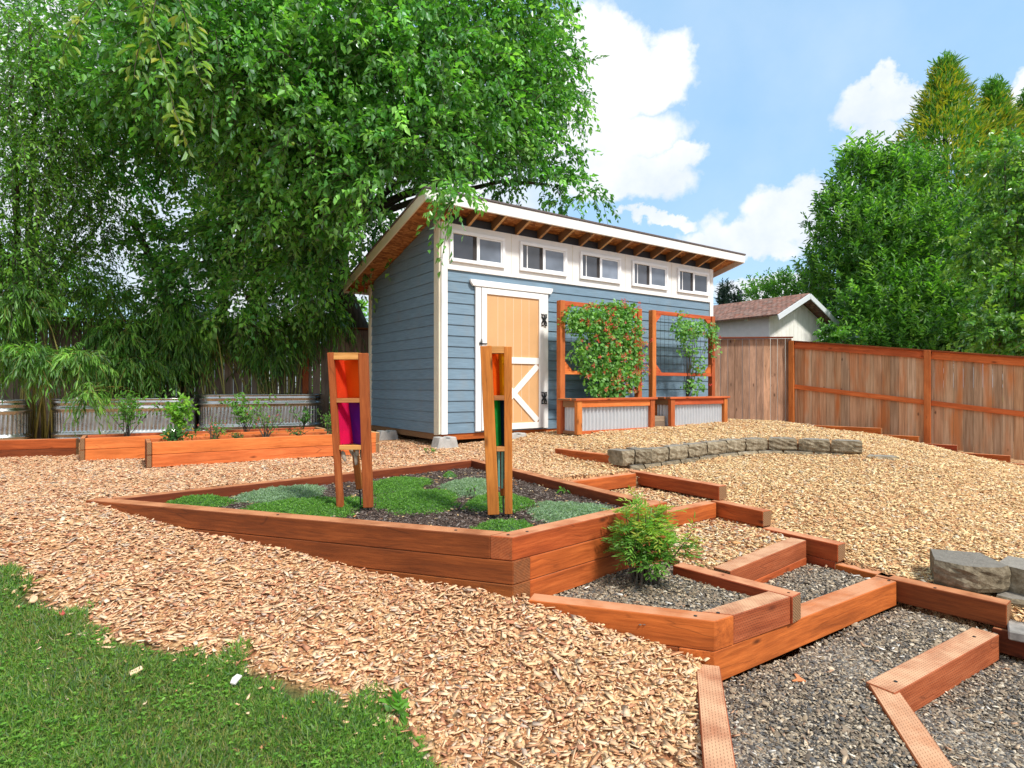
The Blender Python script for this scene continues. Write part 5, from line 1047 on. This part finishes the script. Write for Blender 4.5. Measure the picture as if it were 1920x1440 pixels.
spray(230, -60, 368, 280, 5.2, 85, .105, .042, CH, 'c', cb, rng); spray(300, -60, 395, 165, 5.3, 55, .105, .042, CH, 'c', cb, rng); spray(285, -60, 265, 150, 5.2, 45, .105, .042, CH, 'c', cb, rng); spray(200, -80, 130, 110, 5.4, 50, .10, .04, CH, 'c', cb, rng)
# --- bamboo clumps in front of the dark fence
BG = [(.132,.343,.039),(.185,.436,.053),(.093,.250,.033),(.290,.554,.093),(.053,.158,.023)]
def bamboo(lab, blobs, x0, x1, y, rng, ncul, label2=None, gold=False):
    t = thing('bamboo_clump', lab, 'bamboo', ((x0+x1)/2, y, .7), group='bamboo along the back fence'); mb = MB()
    for k in range(ncul):
        b = blobs[rng.randint(len(blobs))]; s = Vector((rng.uniform(x0, x1), y+rng.uniform(-.15, .15), .7)); e = Vector((b[0]+rng.uniform(-.5, .5)*b[3], b[1]+rng.uniform(-.3, .3)*b[4], b[2]+rng.uniform(.1, .9)*b[5])); m = Vector((s.x*.8+e.x*.2, s.y, e.z+.2))
        mb.tube([s*(1-q)**2+m*2*q*(1-q)+e*q*q for q in (0, .15, .3, .45, .6, .75, .9, 1)], [.012, .011, .010, .009, .007, .006, .004, .003], 6)
    mb.build('culms', MAT['culm'], t, Matrix.Identity(4), smooth=True)
    a, tw = twig_crown(blobs, rng, .28, 10, .135, .022, BG, .7, shell=.25, sprd=.35, clus=.3); a[1] = unit(a[1]+np.array([0, 0, -.55])); leaves('foliage', *a, parent=t, fold=.15, droop=.15); twig_mesh('twigs', tw, .003, 'culm', t, .6, rng)
MAT['culm'] = plain('bamboo_culm', (.34, .30, .08), .45, var=.3)
bamboo('bamboo clump at the left picture edge drooping over the first trough', [pb(20,560,8.2,.7,.3,.4,200), pb(50,668,8.0,.45,.12,.3,170), pb(140,672,8.2,.4,.11,.3,150), pb(0,620,8.2,.25,.3,.3,90)], -7.2, -6.2, 8.6, rng, 22)
bamboo('bamboo clump drooping into the gap between the first two troughs', [pb(168,735,8.1,.10,.10,.1,34), pb(225,630,8.9,.38,.25,.3,170), pb(190,560,9.0,.5,.25,.3,140), pb(235,680,8.8,.45,.14,.3,170)], -6.4, -5.4, 9.1, rng, 18)
bamboo('dark dense bamboo clump above the middle trough', [pb(310,590,9.3,.6,.35,.3,240), pb(320,640,9.3,.5,.25,.3,220), pb(300,685,9.2,.45,.14,.3,150), pb(360,620,9.4,.4,.3,.3,160)], -5.3, -4.5, 9.5, rng, 20)
bamboo('bamboo clump right of centre with bare golden canes showing', [pb(430,615,9.8,.5,.3,.3,210), pb(490,625,9.9,.5,.25,.3,200), pb(500,670,9.8,.4,.14,.25,110), pb(375,670,9.6,.2,.2,.2,60)], -4.5, -3.85, 9.95, rng, 34)
bamboo('bamboo clump farthest right, beside the shaded side of the shed', [pb(560,600,10.1,.45,.25,.3,180), pb(620,600,10.2,.25,.2,.3,100), pb(545,645,10.0,.22,.12,.25,60)], -3.9, -3.5, 10.15, rng, 10)

# --- shrubs and trees on the right, beyond the sloping fence
def shrub_limbs(parent, base, blobs, r0, rr):
    mb = MB(); b = Vector(base)
    for e in blobs: limbs(mb, b+Vector((rr.uniform(-.2, .2), rr.uniform(-.2, .2), 0)), [Vector(e[:3])], r0, .015, rr, .05)
    mb.build('trunk', MAT['bark'], parent, Matrix.Identity(4), smooth=True)
LG = [(.09,.27,.025),(.14,.36,.035),(.20,.46,.05),(.05,.17,.022),(.035,.12,.02),(.30,.56,.09)]
lt = thing('laurel_tree', 'big glossy laurel with broad upright shoots beyond the sloping fence', 'tree', (11.6, 17.5, .3))
LB = [pb(1610,320,18,.5,.5,.8,170), pb(1690,350,17.8,1.0,1.0,1.0,330), pb(1580,410,18,.85,1.0,1.0,300), pb(1650,450,17.2,1.2,1.2,1.0,380), pb(1750,450,17.2,1.1,1.2,1.0,340), pb(1555,520,18,.75,.85,.8,260), pb(1650,580,16.8,1.15,1.1,.9,380), pb(1765,580,16.6,1.2,1.2,.9,360), pb(1700,520,18.4,1.9,2.2,.8,360), pb(1620,650,16.6,.7,.55,.6,180), pb(1710,650,16.0,1.0,.6,.5,220), pb(1800,640,16.0,.8,.8,.6,220)]
a, tw = twig_crown(LB, rng, .40, 13, .18, .062, LG, -.5, shell=.5, upward=.9, sprd=.55, clus=.3); leaves('crown', *a, parent=lt, six=True, fold=.18); shrub_limbs(lt, (11.6, 17.6, .3), LB, .06, rr)
cf = thing('conifer_tree', 'tall pointed conifer with golden branch tips behind the laurel', 'tree', P(1770, 690, 20))
def conifer(parent, tops, Y, rng, n, pal, sz=1.0, tipcol=((.50,.50,.03),(.62,.50,.04),(.34,.44,.04)), base_py=690, tipz=.35):
    A = [[] for _ in range(6)]; mb = MB()
    for (px, py, wpx) in tops:
        top = P(px, py, Y); bot = P(px, base_py, Y); mb.tube([bot, top], [.22*sz, .02], 8); h = top.z-bot.z; R_ = wpx/F*Y
        m = n; t = rng.rand(m)**.8; ang = rng.uniform(0, 6.283, m); r = R_*t*rng.uniform(.35, 1.1, m)*(1-.25*np.abs(np.sin(t*22))); z = top.z-t*h+.30*r
        x = top.x+r*np.cos(ang); y = top.y+r*np.sin(ang); outd = np.stack([np.cos(ang), np.sin(ang), np.full(m, .55)], 1)
        for q in range(7):
            pos = np.stack([x, y, z], 1)+rng.normal(0, .12*sz, (m, 3)); dr = unit(outd+rng.normal(0, .38, (m, 3))); tip = ((r/(R_*t+.05)) > .62) & (t < tipz+rng.normal(0, .1, m)) & (rng.rand(m) < .62)
            c = lerp_cols(pal, m, rng, .2); c[tip] = lerp_cols(tipcol, tip.sum(), rng, .2)
            for L_, v in zip(A, (pos, dr, unit(np.array([0, 0, 1.])+rng.normal(0, .5, (m, 3))), rng.uniform(.16, .34, m)*sz, rng.uniform(.035, .07, m)*sz, c)): L_.append(v)
    leaves('crown', *[np.concatenate(v) for v in A], mat='needle', parent=parent, fold=.1, droop=-.1, six=True); mb.build('trunk', MAT['bark'], parent, Matrix.Identity(4))
CG = [(.12,.32,.05),(.17,.40,.06),(.08,.25,.04),(.26,.46,.05)]
conifer(cf, [(1772,112,270), (1865,160,190), (1700,290,150), (1930,180,150)], 21, rng, 5200, CG, .95, tipz=.5)
m2 = thing('maple_tree', 'loose light green maple at the right picture edge beyond the fence', 'tree', (10.5, 12.3, .3))
MB2 = [pb(1880,300,12.8,.55,.55,.6,120), pb(1910,400,12.6,.6,.6,.6,150), pb(1850,470,12.8,.45,.5,.5,110), pb(1900,540,12.3,.55,.5,.5,150), pb(1870,620,12.0,.5,.4,.5,130), pb(1930,640,11.6,.5,.4,.5,120), pb(1960,350,12.6,.7,1.0,.6,150), pb(1905,450,14.2,1.3,1.6,.6,200), pb(1985,560,11.8,.6,.8,.5,120)]
a, tw = twig_crown(MB2, rng, .42, 11, .12, .07, [(.12,.30,.04),(.20,.42,.05),(.07,.20,.03),(.30,.48,.06)], .35, shell=.4, clus=.3); leaves('crown', *a, parent=m2, six=True); shrub_limbs(m2, (10.9, 12.6, .3), MB2, .04, rr); twig_mesh('twigs', tw, .005, 'bark', m2, .5, rng)
hg = thing('leafy_hedge', 'low bright green hedge rising above the shake roof', 'hedge', (8.5, 21, .5))
HB = [pb(1430,555,21,.6,.4,.6,120), pb(1475,545,21,.7,.45,.6,150), pb(1520,560,20.5,.7,.6,.6,150), pb(1550,600,19,.6,.7,.6,150)]
a, tw = twig_crown(HB, rng, .4, 10, .14, .06, LG, -.3, upward=.8, clus=.3); leaves('crown', *a, parent=hg); shrub_limbs(hg, (8.6, 21, .5), HB, .05, rr)
iv_ = thing('climbing_shrub', 'broad-leaved shrub climbing the gable end of the pale outbuilding', 'shrub', (9.1, 15.8, .5))
IB = [pb(1556,628,15.6,.22,.25,.2,40), pb(1580,640,15.4,.3,.2,.3,50)]
a, tw = twig_crown(IB, rng, .3, 9, .12, .09, LG, .2, clus=.3); leaves('foliage', *a, parent=iv_, six=True); shrub_limbs(iv_, (9.1, 16.2, .5), IB, .02, rr)
for lab, px, py, wpx in (('larger of two tiny dark spruces on the horizon beside the shed', 1358, 533, 17), ('smaller of two tiny dark spruces, above the shake roof', 1383, 548, 11)):
    t = thing('spruce_tree', lab, 'tree', P(px, 700, 60), group='distant spruces'); conifer(t, [(px, py, wpx)], 60, rng, 260, [(.02,.045,.03),(.03,.06,.04)], 2.2, ((.03,.06,.04),), 640)
# a screen of trees far behind the back fence
for lab, px, Y, h, w in (('dark round tree far behind the bamboo at left', 90, 24, 5.0, 4.0), ('pale green tree far behind the back fence beside the shed', 640, 20, 2.6, 2.2), ('distant tree behind the sloping fence at the right edge', 1990, 24, 5.5, 3.5)):
    p = P(px, 724, Y); t = thing('distant_tree', lab, 'tree', (p.x, Y, .4), group='trees beyond the fences'); B2 = [(p.x+rng.uniform(-.4, .4)*w, Y+rng.uniform(-1, 1), 1.0+h*k/4, w*.45, 1.2, h*.22, 160) for k in range(5)]
    a, tw = twig_crown(B2, rng, .6, 11, .16, .09, YG, .3); leaves('crown', *a, parent=t); shrub_limbs(t, (p.x, Y, .3), B2, .09, rr)

# --- vines on the trellises
def vine(lab, s0, s1, regs, q, nleaf, pal, flowers, base_s, rng):
    x, y, _ = S2W(base_s, q, 0); t = thing('honeysuckle_vine', lab, 'climbing plant', (x, y, 1.28)); pos = []
    for (sa, za, rs, rz, w) in regs:
        k = int(nleaf*w); d = rnd_dir(k, rng); r = rng.rand(k)**.45; s = sa+d[:, 0]*rs*r; z = za+d[:, 2]*rz*r; qq = q+.06+d[:, 1]*.16*r+.05
        c, n = math.cos(SHED_A), math.sin(SHED_A); pos.append(np.stack([SHED_O[0]+s*c+qq*n, SHED_O[1]+s*n-qq*c, z], 1))
    pos = np.concatenate(pos); n_ = len(pos); nrm = unit(np.array([.45, -.75, .55])+rng.normal(0, .45, (n_, 3))); s = rng.uniform(.6, 1.25, n_)
    leaves('foliage', pos, unit(rng.normal(0, 1, (n_, 3))+np.array([0, 0, -.3])), nrm, .058*s, .044*s, lerp_cols(pal, n_, rng, .2), parent=t, six=True, fold=.1)
    mb = MB(); b = Vector((x, y, 1.28))
    for k in range(16):
        e = Vector(pos[rng.randint(n_)]); m = b.lerp(e, .5)+Vector((rng.uniform(-.12, .12), rng.uniform(-.1, .02), .05)); mb.tube([b*(1-u)**2+m*2*u*(1-u)+e*u*u for u in (0, .2, .4, .6, .8, 1)], [.006, .005, .005, .004, .003, .002], 5)
    mb.build('stem', MAT['bark'], t, Matrix.Identity(4))
    if flowers:
        ci = rng.choice(n_, flowers); w = (pos[ci][:, 0]-pos[:, 0].min())/(np.ptp(pos[:, 0])+1e-6); ci = ci[rng.rand(len(ci)) < .25+.75*w]; cp = pos[ci]+np.array([.05, -.09, .01]); m = 11; N = len(cp)*m
        pp = np.repeat(cp, m, 0)+rng.normal(0, .012, (N, 3)); dd = unit(rng.normal(0, 1, (N, 3))+np.array([.4, -.7, .2])); leaves('flowers', pp, dd, rnd_dir(N, rng), rng.uniform(.025, .05, N), rng.uniform(.007, .012, N), lerp_cols([(.85,.04,.04),(.90,.10,.08),(.75,.04,.12),(.9,.30,.14)], N, rng), 'petal', t)
HG = [(.10,.29,.035),(.16,.42,.06),(.24,.52,.11),(.07,.20,.03),(.32,.58,.16)]
vine('dense honeysuckle with many red flowers on the trellis nearest the door', 1.66, 3.2, [(2.25,2.42,.45,.28,.2), (2.72,2.35,.5,.42,.28), (2.45,1.95,.72,.38,.3), (2.55,1.6,.62,.30,.2), (1.85,2.42,.25,.22,.08), (2.95,1.95,.38,.6,.16), (2.5,1.42,.4,.14,.06), (2.7,2.65,.4,.12,.05)], .38, 5200, HG, 230, 2.5, rng)
vine('sparse light green vine on the far trellis', 3.52, 5.0, [(4.25,2.42,.38,.2,.36), (4.7,2.45,.35,.18,.2), (4.3,2.15,.25,.18,.1), (4.55,1.85,.2,.3,.1), (4.45,1.5,.25,.15,.12), (4.95,2.25,.08,.3,.07), (4.1,2.65,.1,.1,.02)], .38, 1050, HG, 10, 4.4, rng)
# --- lawn
def lawn():
    rng = np.random.RandomState(9); n = 380000; x = rng.uniform(-3.4, .3, n); y = rng.uniform(1.7, 3.4, n); dl = lawn_dist(x, y)
    edge = .05*np.sin(x*9)+.04*np.sin(y*17+x*5)+.03*np.sin(x*31); m = (dl+edge > rng.exponential(.05, n)-.03); x, y = x[m], y[m]; n = len(x); z = H(x, y)
    patch = np.clip(.5+.5*np.sin(x*3.1+2*np.sin(y*2.7))*np.sin(y*4.1+x), 0, 1)[:, None]
    c = lerp_cols([(.24,.50,.05),(.18,.40,.04),(.34,.58,.08),(.12,.28,.03),(.42,.58,.13)], n, rng)*(1-.2*patch); dry = rng.rand(n) < .07+.32*patch[:, 0]**2; c[dry] = lerp_cols([(.50,.50,.16),(.48,.42,.17),(.38,.46,.12)], dry.sum(), rng)
    d = unit(np.stack([rng.normal(0, .6, n), rng.normal(0, .6, n), rng.uniform(.25, 1.1, n)], 1)); L = rng.uniform(.018, .052, n)*(1.0+.35*np.sin(x*7)*np.sin(y*9))
    o = leaves('lawn_grass', np.stack([x, y, z-.003], 1), d, rnd_dir(n, rng), L, rng.uniform(.0016, .0034, n), c, fold=.2, droop=.25); tag(o, kind='stuff')
    k = 9000; i = rng.choice(n, k); cl = .5+.5*np.sin(x[i]*6.3+1)*np.sin(y[i]*7.7); i = i[rng.rand(k) < .25+.75*cl]; k = len(i); ctr = np.stack([x[i], y[i], z[i]+rng.uniform(.012, .035, k)], 1); pos = np.repeat(ctr, 3, 0); a = np.repeat(rng.uniform(0, 6.28, k), 3)+np.tile([0, 2.09, 4.19], k)
    N = 3*k; o = leaves('lawn_clover', pos, np.stack([np.cos(a), np.sin(a), rng.uniform(-.1, .5, N)], 1), unit(np.array([0, 0, 1.])+rng.normal(0, .3, (N, 3))), rng.uniform(.007, .013, N), rng.uniform(.006, .011, N), np.repeat(lerp_cols([(.12,.32,.03),(.18,.40,.045),(.25,.48,.06)], k, rng), 3, 0), fold=.05, six=True); tag(o, kind='stuff')
lawn()
rng = np.random.RandomState(31)
# --- thyme mats in the planter
def mat_plant(lab, px, py, wpx, hpx, pal, sz, name='thyme_mat', hh=.045):
    x, y = PD(px, py, .81); rx = wpx/2/F*y; y1 = .81*F/(py-hpx/2-HY); y0 = .81*F/(py+hpx/2-HY); ry = (y1-y0)/2; t = thing(name, lab, 'ground cover plant', (x, y, Z(.845)), group='ground cover mats in the raised planter')
    NS = 40; V = []; Fc = []; ph = rng.uniform(0, 6.28, 3)
    def edge(a): return 1+.10*math.sin(3*a+ph[0])+.07*math.sin(5*a+ph[1])+.05*math.sin(9*a+ph[2])
    for k in range(7):
        f = k/6
        for i in range(NS): a = 2*math.pi*i/NS; V.append((rx*f*edge(a)*math.cos(a), ry*f*edge(a)*math.sin(a), hh*(1-f**2.2)-.004))
    for k in range(6):
        for i in range(NS): j = (i+1) % NS; Fc.append((k*NS+i, k*NS+j, (k+1)*NS+j, (k+1)*NS+i))
    dk = np.array(pal[-1])*.8; npmesh('mound', V, Fc, MAT['leaf'], t, col=np.tile(dk, (len(V), 1)), smooth=True)
    n = int(min(30000, 52000*rx*ry*3.1)); f = rng.rand(n)**.5*1.04; a = rng.uniform(0, 6.283, n); e = 1+.10*np.sin(3*a+ph[0])+.07*np.sin(5*a+ph[1])+.05*np.sin(9*a+ph[2])+np.abs(rng.normal(0, .05, n))
    X, Y_ = x+rx*f*e*np.cos(a), y+ry*f*e*np.sin(a); zz = Z(.845)+hh*np.clip(1-f**2.2, 0, 1)+.012*np.sin(X*52+2*np.sin(Y_*31))*np.sin(Y_*47+2*np.sin(X*27))+rng.normal(0, .003, n)
    leaves('foliage', np.stack([X, Y_, zz], 1), unit(np.stack([rng.normal(0, .7, n), rng.normal(0, .7, n), rng.uniform(.2, 1, n)], 1)), unit(np.array([0, 0, 1.])+rng.normal(0, .6, (n, 3))), rng.uniform(.008, .020, n)*sz, rng.uniform(.004, .008, n)*sz, lerp_cols(pal, n, rng, .25), parent=t, fold=.1)
BR = [(.18,.40,.05),(.24,.48,.07),(.12,.29,.04),(.08,.20,.03)]; GR = [(.34,.48,.33),(.45,.58,.42),(.25,.38,.24),(.15,.25,.14)]
for a in (('small bright green mat at the left end of the planter', 370,937,120,22,BR,1), ('grey-green woolly mat left of the red totem', 530,922,146,32,GR,1), ('widest bright green mat at the foot of the red totem', 575,947,205,42,BR,1.05), ('bright green mat behind the two front ones, between the totems', 748,905,105,30,BR,1),
          ('large bright green mat in the middle between the totems', 783,932,155,40,BR,1), ('grey-green mat behind the orange and green totem', 880,907,90,30,GR,1), ('bright green mat around the foot of the orange and green totem', 935,936,120,30,BR,1), ('broad silvery mat near the right corner of the planter', 1075,957,158,44,GR,1.05),
          ('small bright green mat in the front corner of the planter', 948,984,110,24,BR,1), ('tiny green tuft far back in the planter', 843,887,24,6,BR,.9)): mat_plant(*a)
# --- nandina in the gravel bed
def nandina():
    x, y = PD(1215, 1098, 1.135); t = thing('nandina_shrub', 'bushy lime green nandina shrub with red-tinged tips in the small gravel bed', 'shrub', (x, y, Z(1.135))); mb = MB(); tips = []
    rr = random.Random(8)
    for k in range(30):
        b = Vector((x+rr.uniform(-.10, .05), y+rr.uniform(-.05, .07), Z(1.14))); d = Vector((rr.gauss(0, 1), rr.gauss(0, 1), 0)).normalized(); R_ = rr.uniform(.02, .20); h = rr.uniform(.22, .50); e = b+d*R_+Vector((.04, 0, h*(1-.35*(R_/.25)**2))); m = b.lerp(e, .55)+Vector((0, 0, .03))
        mb.tube([b*(1-u)**2+m*2*u*(1-u)+e*u*u for u in (0, .25, .5, .75, 1)], [.0055, .005, .004, .003, .002], 5); tips.append((b, m, e))
    mb.build('stem', MAT['bark'], t, Matrix.Identity(4)); Ps, Ds, Ls, Cs = [], [], [], []
    for k in range(640):
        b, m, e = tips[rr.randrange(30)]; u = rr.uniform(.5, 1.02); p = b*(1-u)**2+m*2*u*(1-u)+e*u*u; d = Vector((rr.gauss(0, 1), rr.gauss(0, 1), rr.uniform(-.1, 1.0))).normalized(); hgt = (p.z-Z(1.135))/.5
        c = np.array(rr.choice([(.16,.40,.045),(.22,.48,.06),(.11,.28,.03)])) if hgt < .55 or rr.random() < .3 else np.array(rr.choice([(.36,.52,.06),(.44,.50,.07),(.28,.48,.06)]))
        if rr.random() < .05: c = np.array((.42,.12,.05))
        Lr = rr.uniform(.06, .13)
        for q in range(9):
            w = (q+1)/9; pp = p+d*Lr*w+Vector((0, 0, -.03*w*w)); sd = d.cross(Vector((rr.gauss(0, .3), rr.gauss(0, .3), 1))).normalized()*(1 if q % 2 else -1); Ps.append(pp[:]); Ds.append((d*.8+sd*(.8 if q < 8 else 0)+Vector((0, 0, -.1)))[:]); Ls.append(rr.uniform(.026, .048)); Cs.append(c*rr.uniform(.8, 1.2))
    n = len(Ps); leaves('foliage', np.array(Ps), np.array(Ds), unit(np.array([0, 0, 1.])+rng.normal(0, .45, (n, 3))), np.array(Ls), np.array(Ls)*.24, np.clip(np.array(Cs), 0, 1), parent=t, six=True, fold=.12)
nandina()
# --- bed plants
def stemmy(name, lab, cat, x, y, z, h, spread, nst, nl, LL, LW, pal, flw=None, nfl=0, group='plants in the timber beds', low=.25, up=.3):
    t = thing(name, lab, cat, (x, y, z), group=group); mb = MB(); rr = random.Random(int(x*991+y*77)); cur = []
    for k in range(nst):
        b = Vector((x+rr.uniform(-.03, .03), y+rr.uniform(-.03, .03), z)); e = b+Vector((rr.gauss(0, .5)*spread, rr.gauss(0, .4)*spread, h*rr.uniform(.55, 1))); m = b.lerp(e, .5)+Vector((0, 0, h*.12)); cur.append((b, m, e))
        mb.tube([b*(1-u)**2+m*2*u*(1-u)+e*u*u for u in (0, .25, .5, .75, 1)], [.004, .0035, .003, .002, .0015], 5)
    mb.build('stem', MAT['bark'], t, Matrix.Identity(4)); Ps = []
    for k in range(nl): b, m, e = cur[rr.randrange(nst)]; u = low+(1.02-low)*rr.random()**.7; p = b*(1-u)**2+m*2*u*(1-u)+e*u*u+Vector((rr.gauss(0, 1), rr.gauss(0, 1), rr.gauss(0, .7)))*spread*.16; Ps.append(p[:])
    n = len(Ps); s = rng.uniform(.7, 1.2, n); leaves('foliage', np.array(Ps), unit(rng.normal(0, 1, (n, 3))+np.array([0, 0, up])), unit(np.array([0, -.3, 1.])+rng.normal(0, .5, (n, 3))), LL*s, LW*s, lerp_cols(pal, n, rng, .2), parent=t, six=True)
    if flw:
        P2 = np.array(Ps)[rng.choice(n, nfl)]+np.array([0, -.02, .03]); m = 6; N = nfl*m; leaves('flowers', np.repeat(P2, m, 0)+rng.normal(0, .004, (N, 3)), rnd_dir(N, rng), rnd_dir(N, rng), rng.uniform(.012, .022, N), rng.uniform(.008, .012, N), lerp_cols(flw, N, rng), 'petal', t)
PG = [(.12,.33,.03),(.18,.44,.05),(.08,.22,.02)]; DG = [(.04,.14,.02),(.07,.20,.03),(.10,.27,.04)]; RF = [(.8,.05,.08),(.85,.2,.25)]
def bp(px, Y, d): return ((px-CX)/F*Y, Y, Z(d))
stemmy('blueberry_shrub', 'tall thin-stemmed leafy shrub in front of the middle trough', 'shrub', *bp(238,6.75,.60), .58, .30, 14, 420, .05, .024, PG, low=.35)
stemmy('leafy_shrub', 'bright yellow-green broad-leaved shrub between the middle and right troughs', 'shrub', *bp(338,6.95,.60), .50, .22, 9, 330, .07, .036, [(.2,.46,.04),(.26,.52,.05),(.14,.34,.03)], low=.2)
stemmy('leafy_shrub', 'open leafy shrub in front of the left half of the right trough', 'shrub', *bp(462,7.35,.58), .46, .26, 10, 300, .055, .028, PG, low=.2)
stemmy('leafy_shrub', 'small dark upright shrub in front of the right end of the right trough', 'shrub', *bp(570,7.8,.56), .30, .14, 5, 60, .075, .03, DG)
stemmy('bedding_plant', 'low dark leafy plant with yellow flowers at the left end of the front bed', 'plant', *bp(325,6.15,.585), .14, .20, 12, 190, .06, .02, DG, [(.8,.6,.08)], 6, low=.1)
stemmy('bedding_plant', 'wispy plant with pink flowers left of centre in the front bed', 'plant', *bp(402,6.35,.58), .24, .22, 14, 240, .03, .010, PG, RF, 14, low=.1)
stemmy('bedding_plant', 'tiny green tuft in the middle of the front bed', 'plant', *bp(446,6.5,.58), .07, .10, 10, 80, .035, .010, DG, low=.1)
stemmy('bedding_plant', 'airy plant with red flowers right of centre in the front bed', 'plant', *bp(500,6.7,.575), .34, .24, 18, 260, .032, .010, PG, RF, 12, low=.1)
stemmy('bedding_plant', 'small green tuft near the right end of the front bed', 'plant', *bp(561,6.85,.57), .08, .12, 10, 80, .035, .012, DG, low=.1)
stemmy('bedding_plant', 'upright fine-leaved plant just left of the red totem', 'plant', *bp(617,7.0,.57), .34, .14, 12, 240, .03, .012, PG, [(.8,.7,.2)], 4, low=.1)
def weed(lab, px, py, n, L, d=None, sp=.05):
    if d is None: x, y = G(px, py); z = h1(x, y)
    else: x, y = PD(px, py, d); z = Z(d)
    stemmy('weed', lab, 'weed', x, y, z, .05, sp, 6, n, L, L*.35, PG, group='small weeds', low=.1)
weed('small dark weed in the chips near the shed corner', 803, 851, 16, .06); weed('small weed shaded under the front edge of the shed', 852, 829, 10, .05); weed('small pale weed near the right edge of the planter soil', 1057, 925, 12, .05, .84)
weed('tiny weed at the left tip of the planter', 290, 935, 14, .03, .84); weed('yellowish sprout on the mat beside the orange and green totem', 884, 922, 14, .035, .81, .03); weed('grass tuft sprouting from chips at the lawn tip', 750, 1340, 26, .07)
# a few larger chips that catch the eye on the lawn edge
for lab, px, py, s, c in (('pale square wood chip lying on the lawn', 255, 1272, .05, (.85,.62,.40)), ('large tan wood chip at the upper lawn corner', 63, 1136, .055, (.80,.50,.30)), ('reddish chip at the lawn edge', 117, 1162, .04, (.55,.10,.08)), ('long grey chip lying across the lawn', 442, 1288, .055, (.75,.70,.66))):
    x, y = G(px, py); z = h1(x, y)+.03; mb = MB(); mb.cur = c; a, b = s/2, s*.3; mb.prism([(-a,-b*.6),(a*.7,-b),(a,b*.4),(a*.2,b),(-a*.8,b*.7)], 'z', -.003, .003); o = mb.build('wood_chip', MAT['chip'], None, Matrix.Translation((x, y, z)) @ Matrix.Rotation(.25, 4, 'X') @ Matrix.Rotation(random.uniform(0, 6), 4, 'Z'), col=True); tag(o, lab, 'wood chip', 'large chips on the lawn')
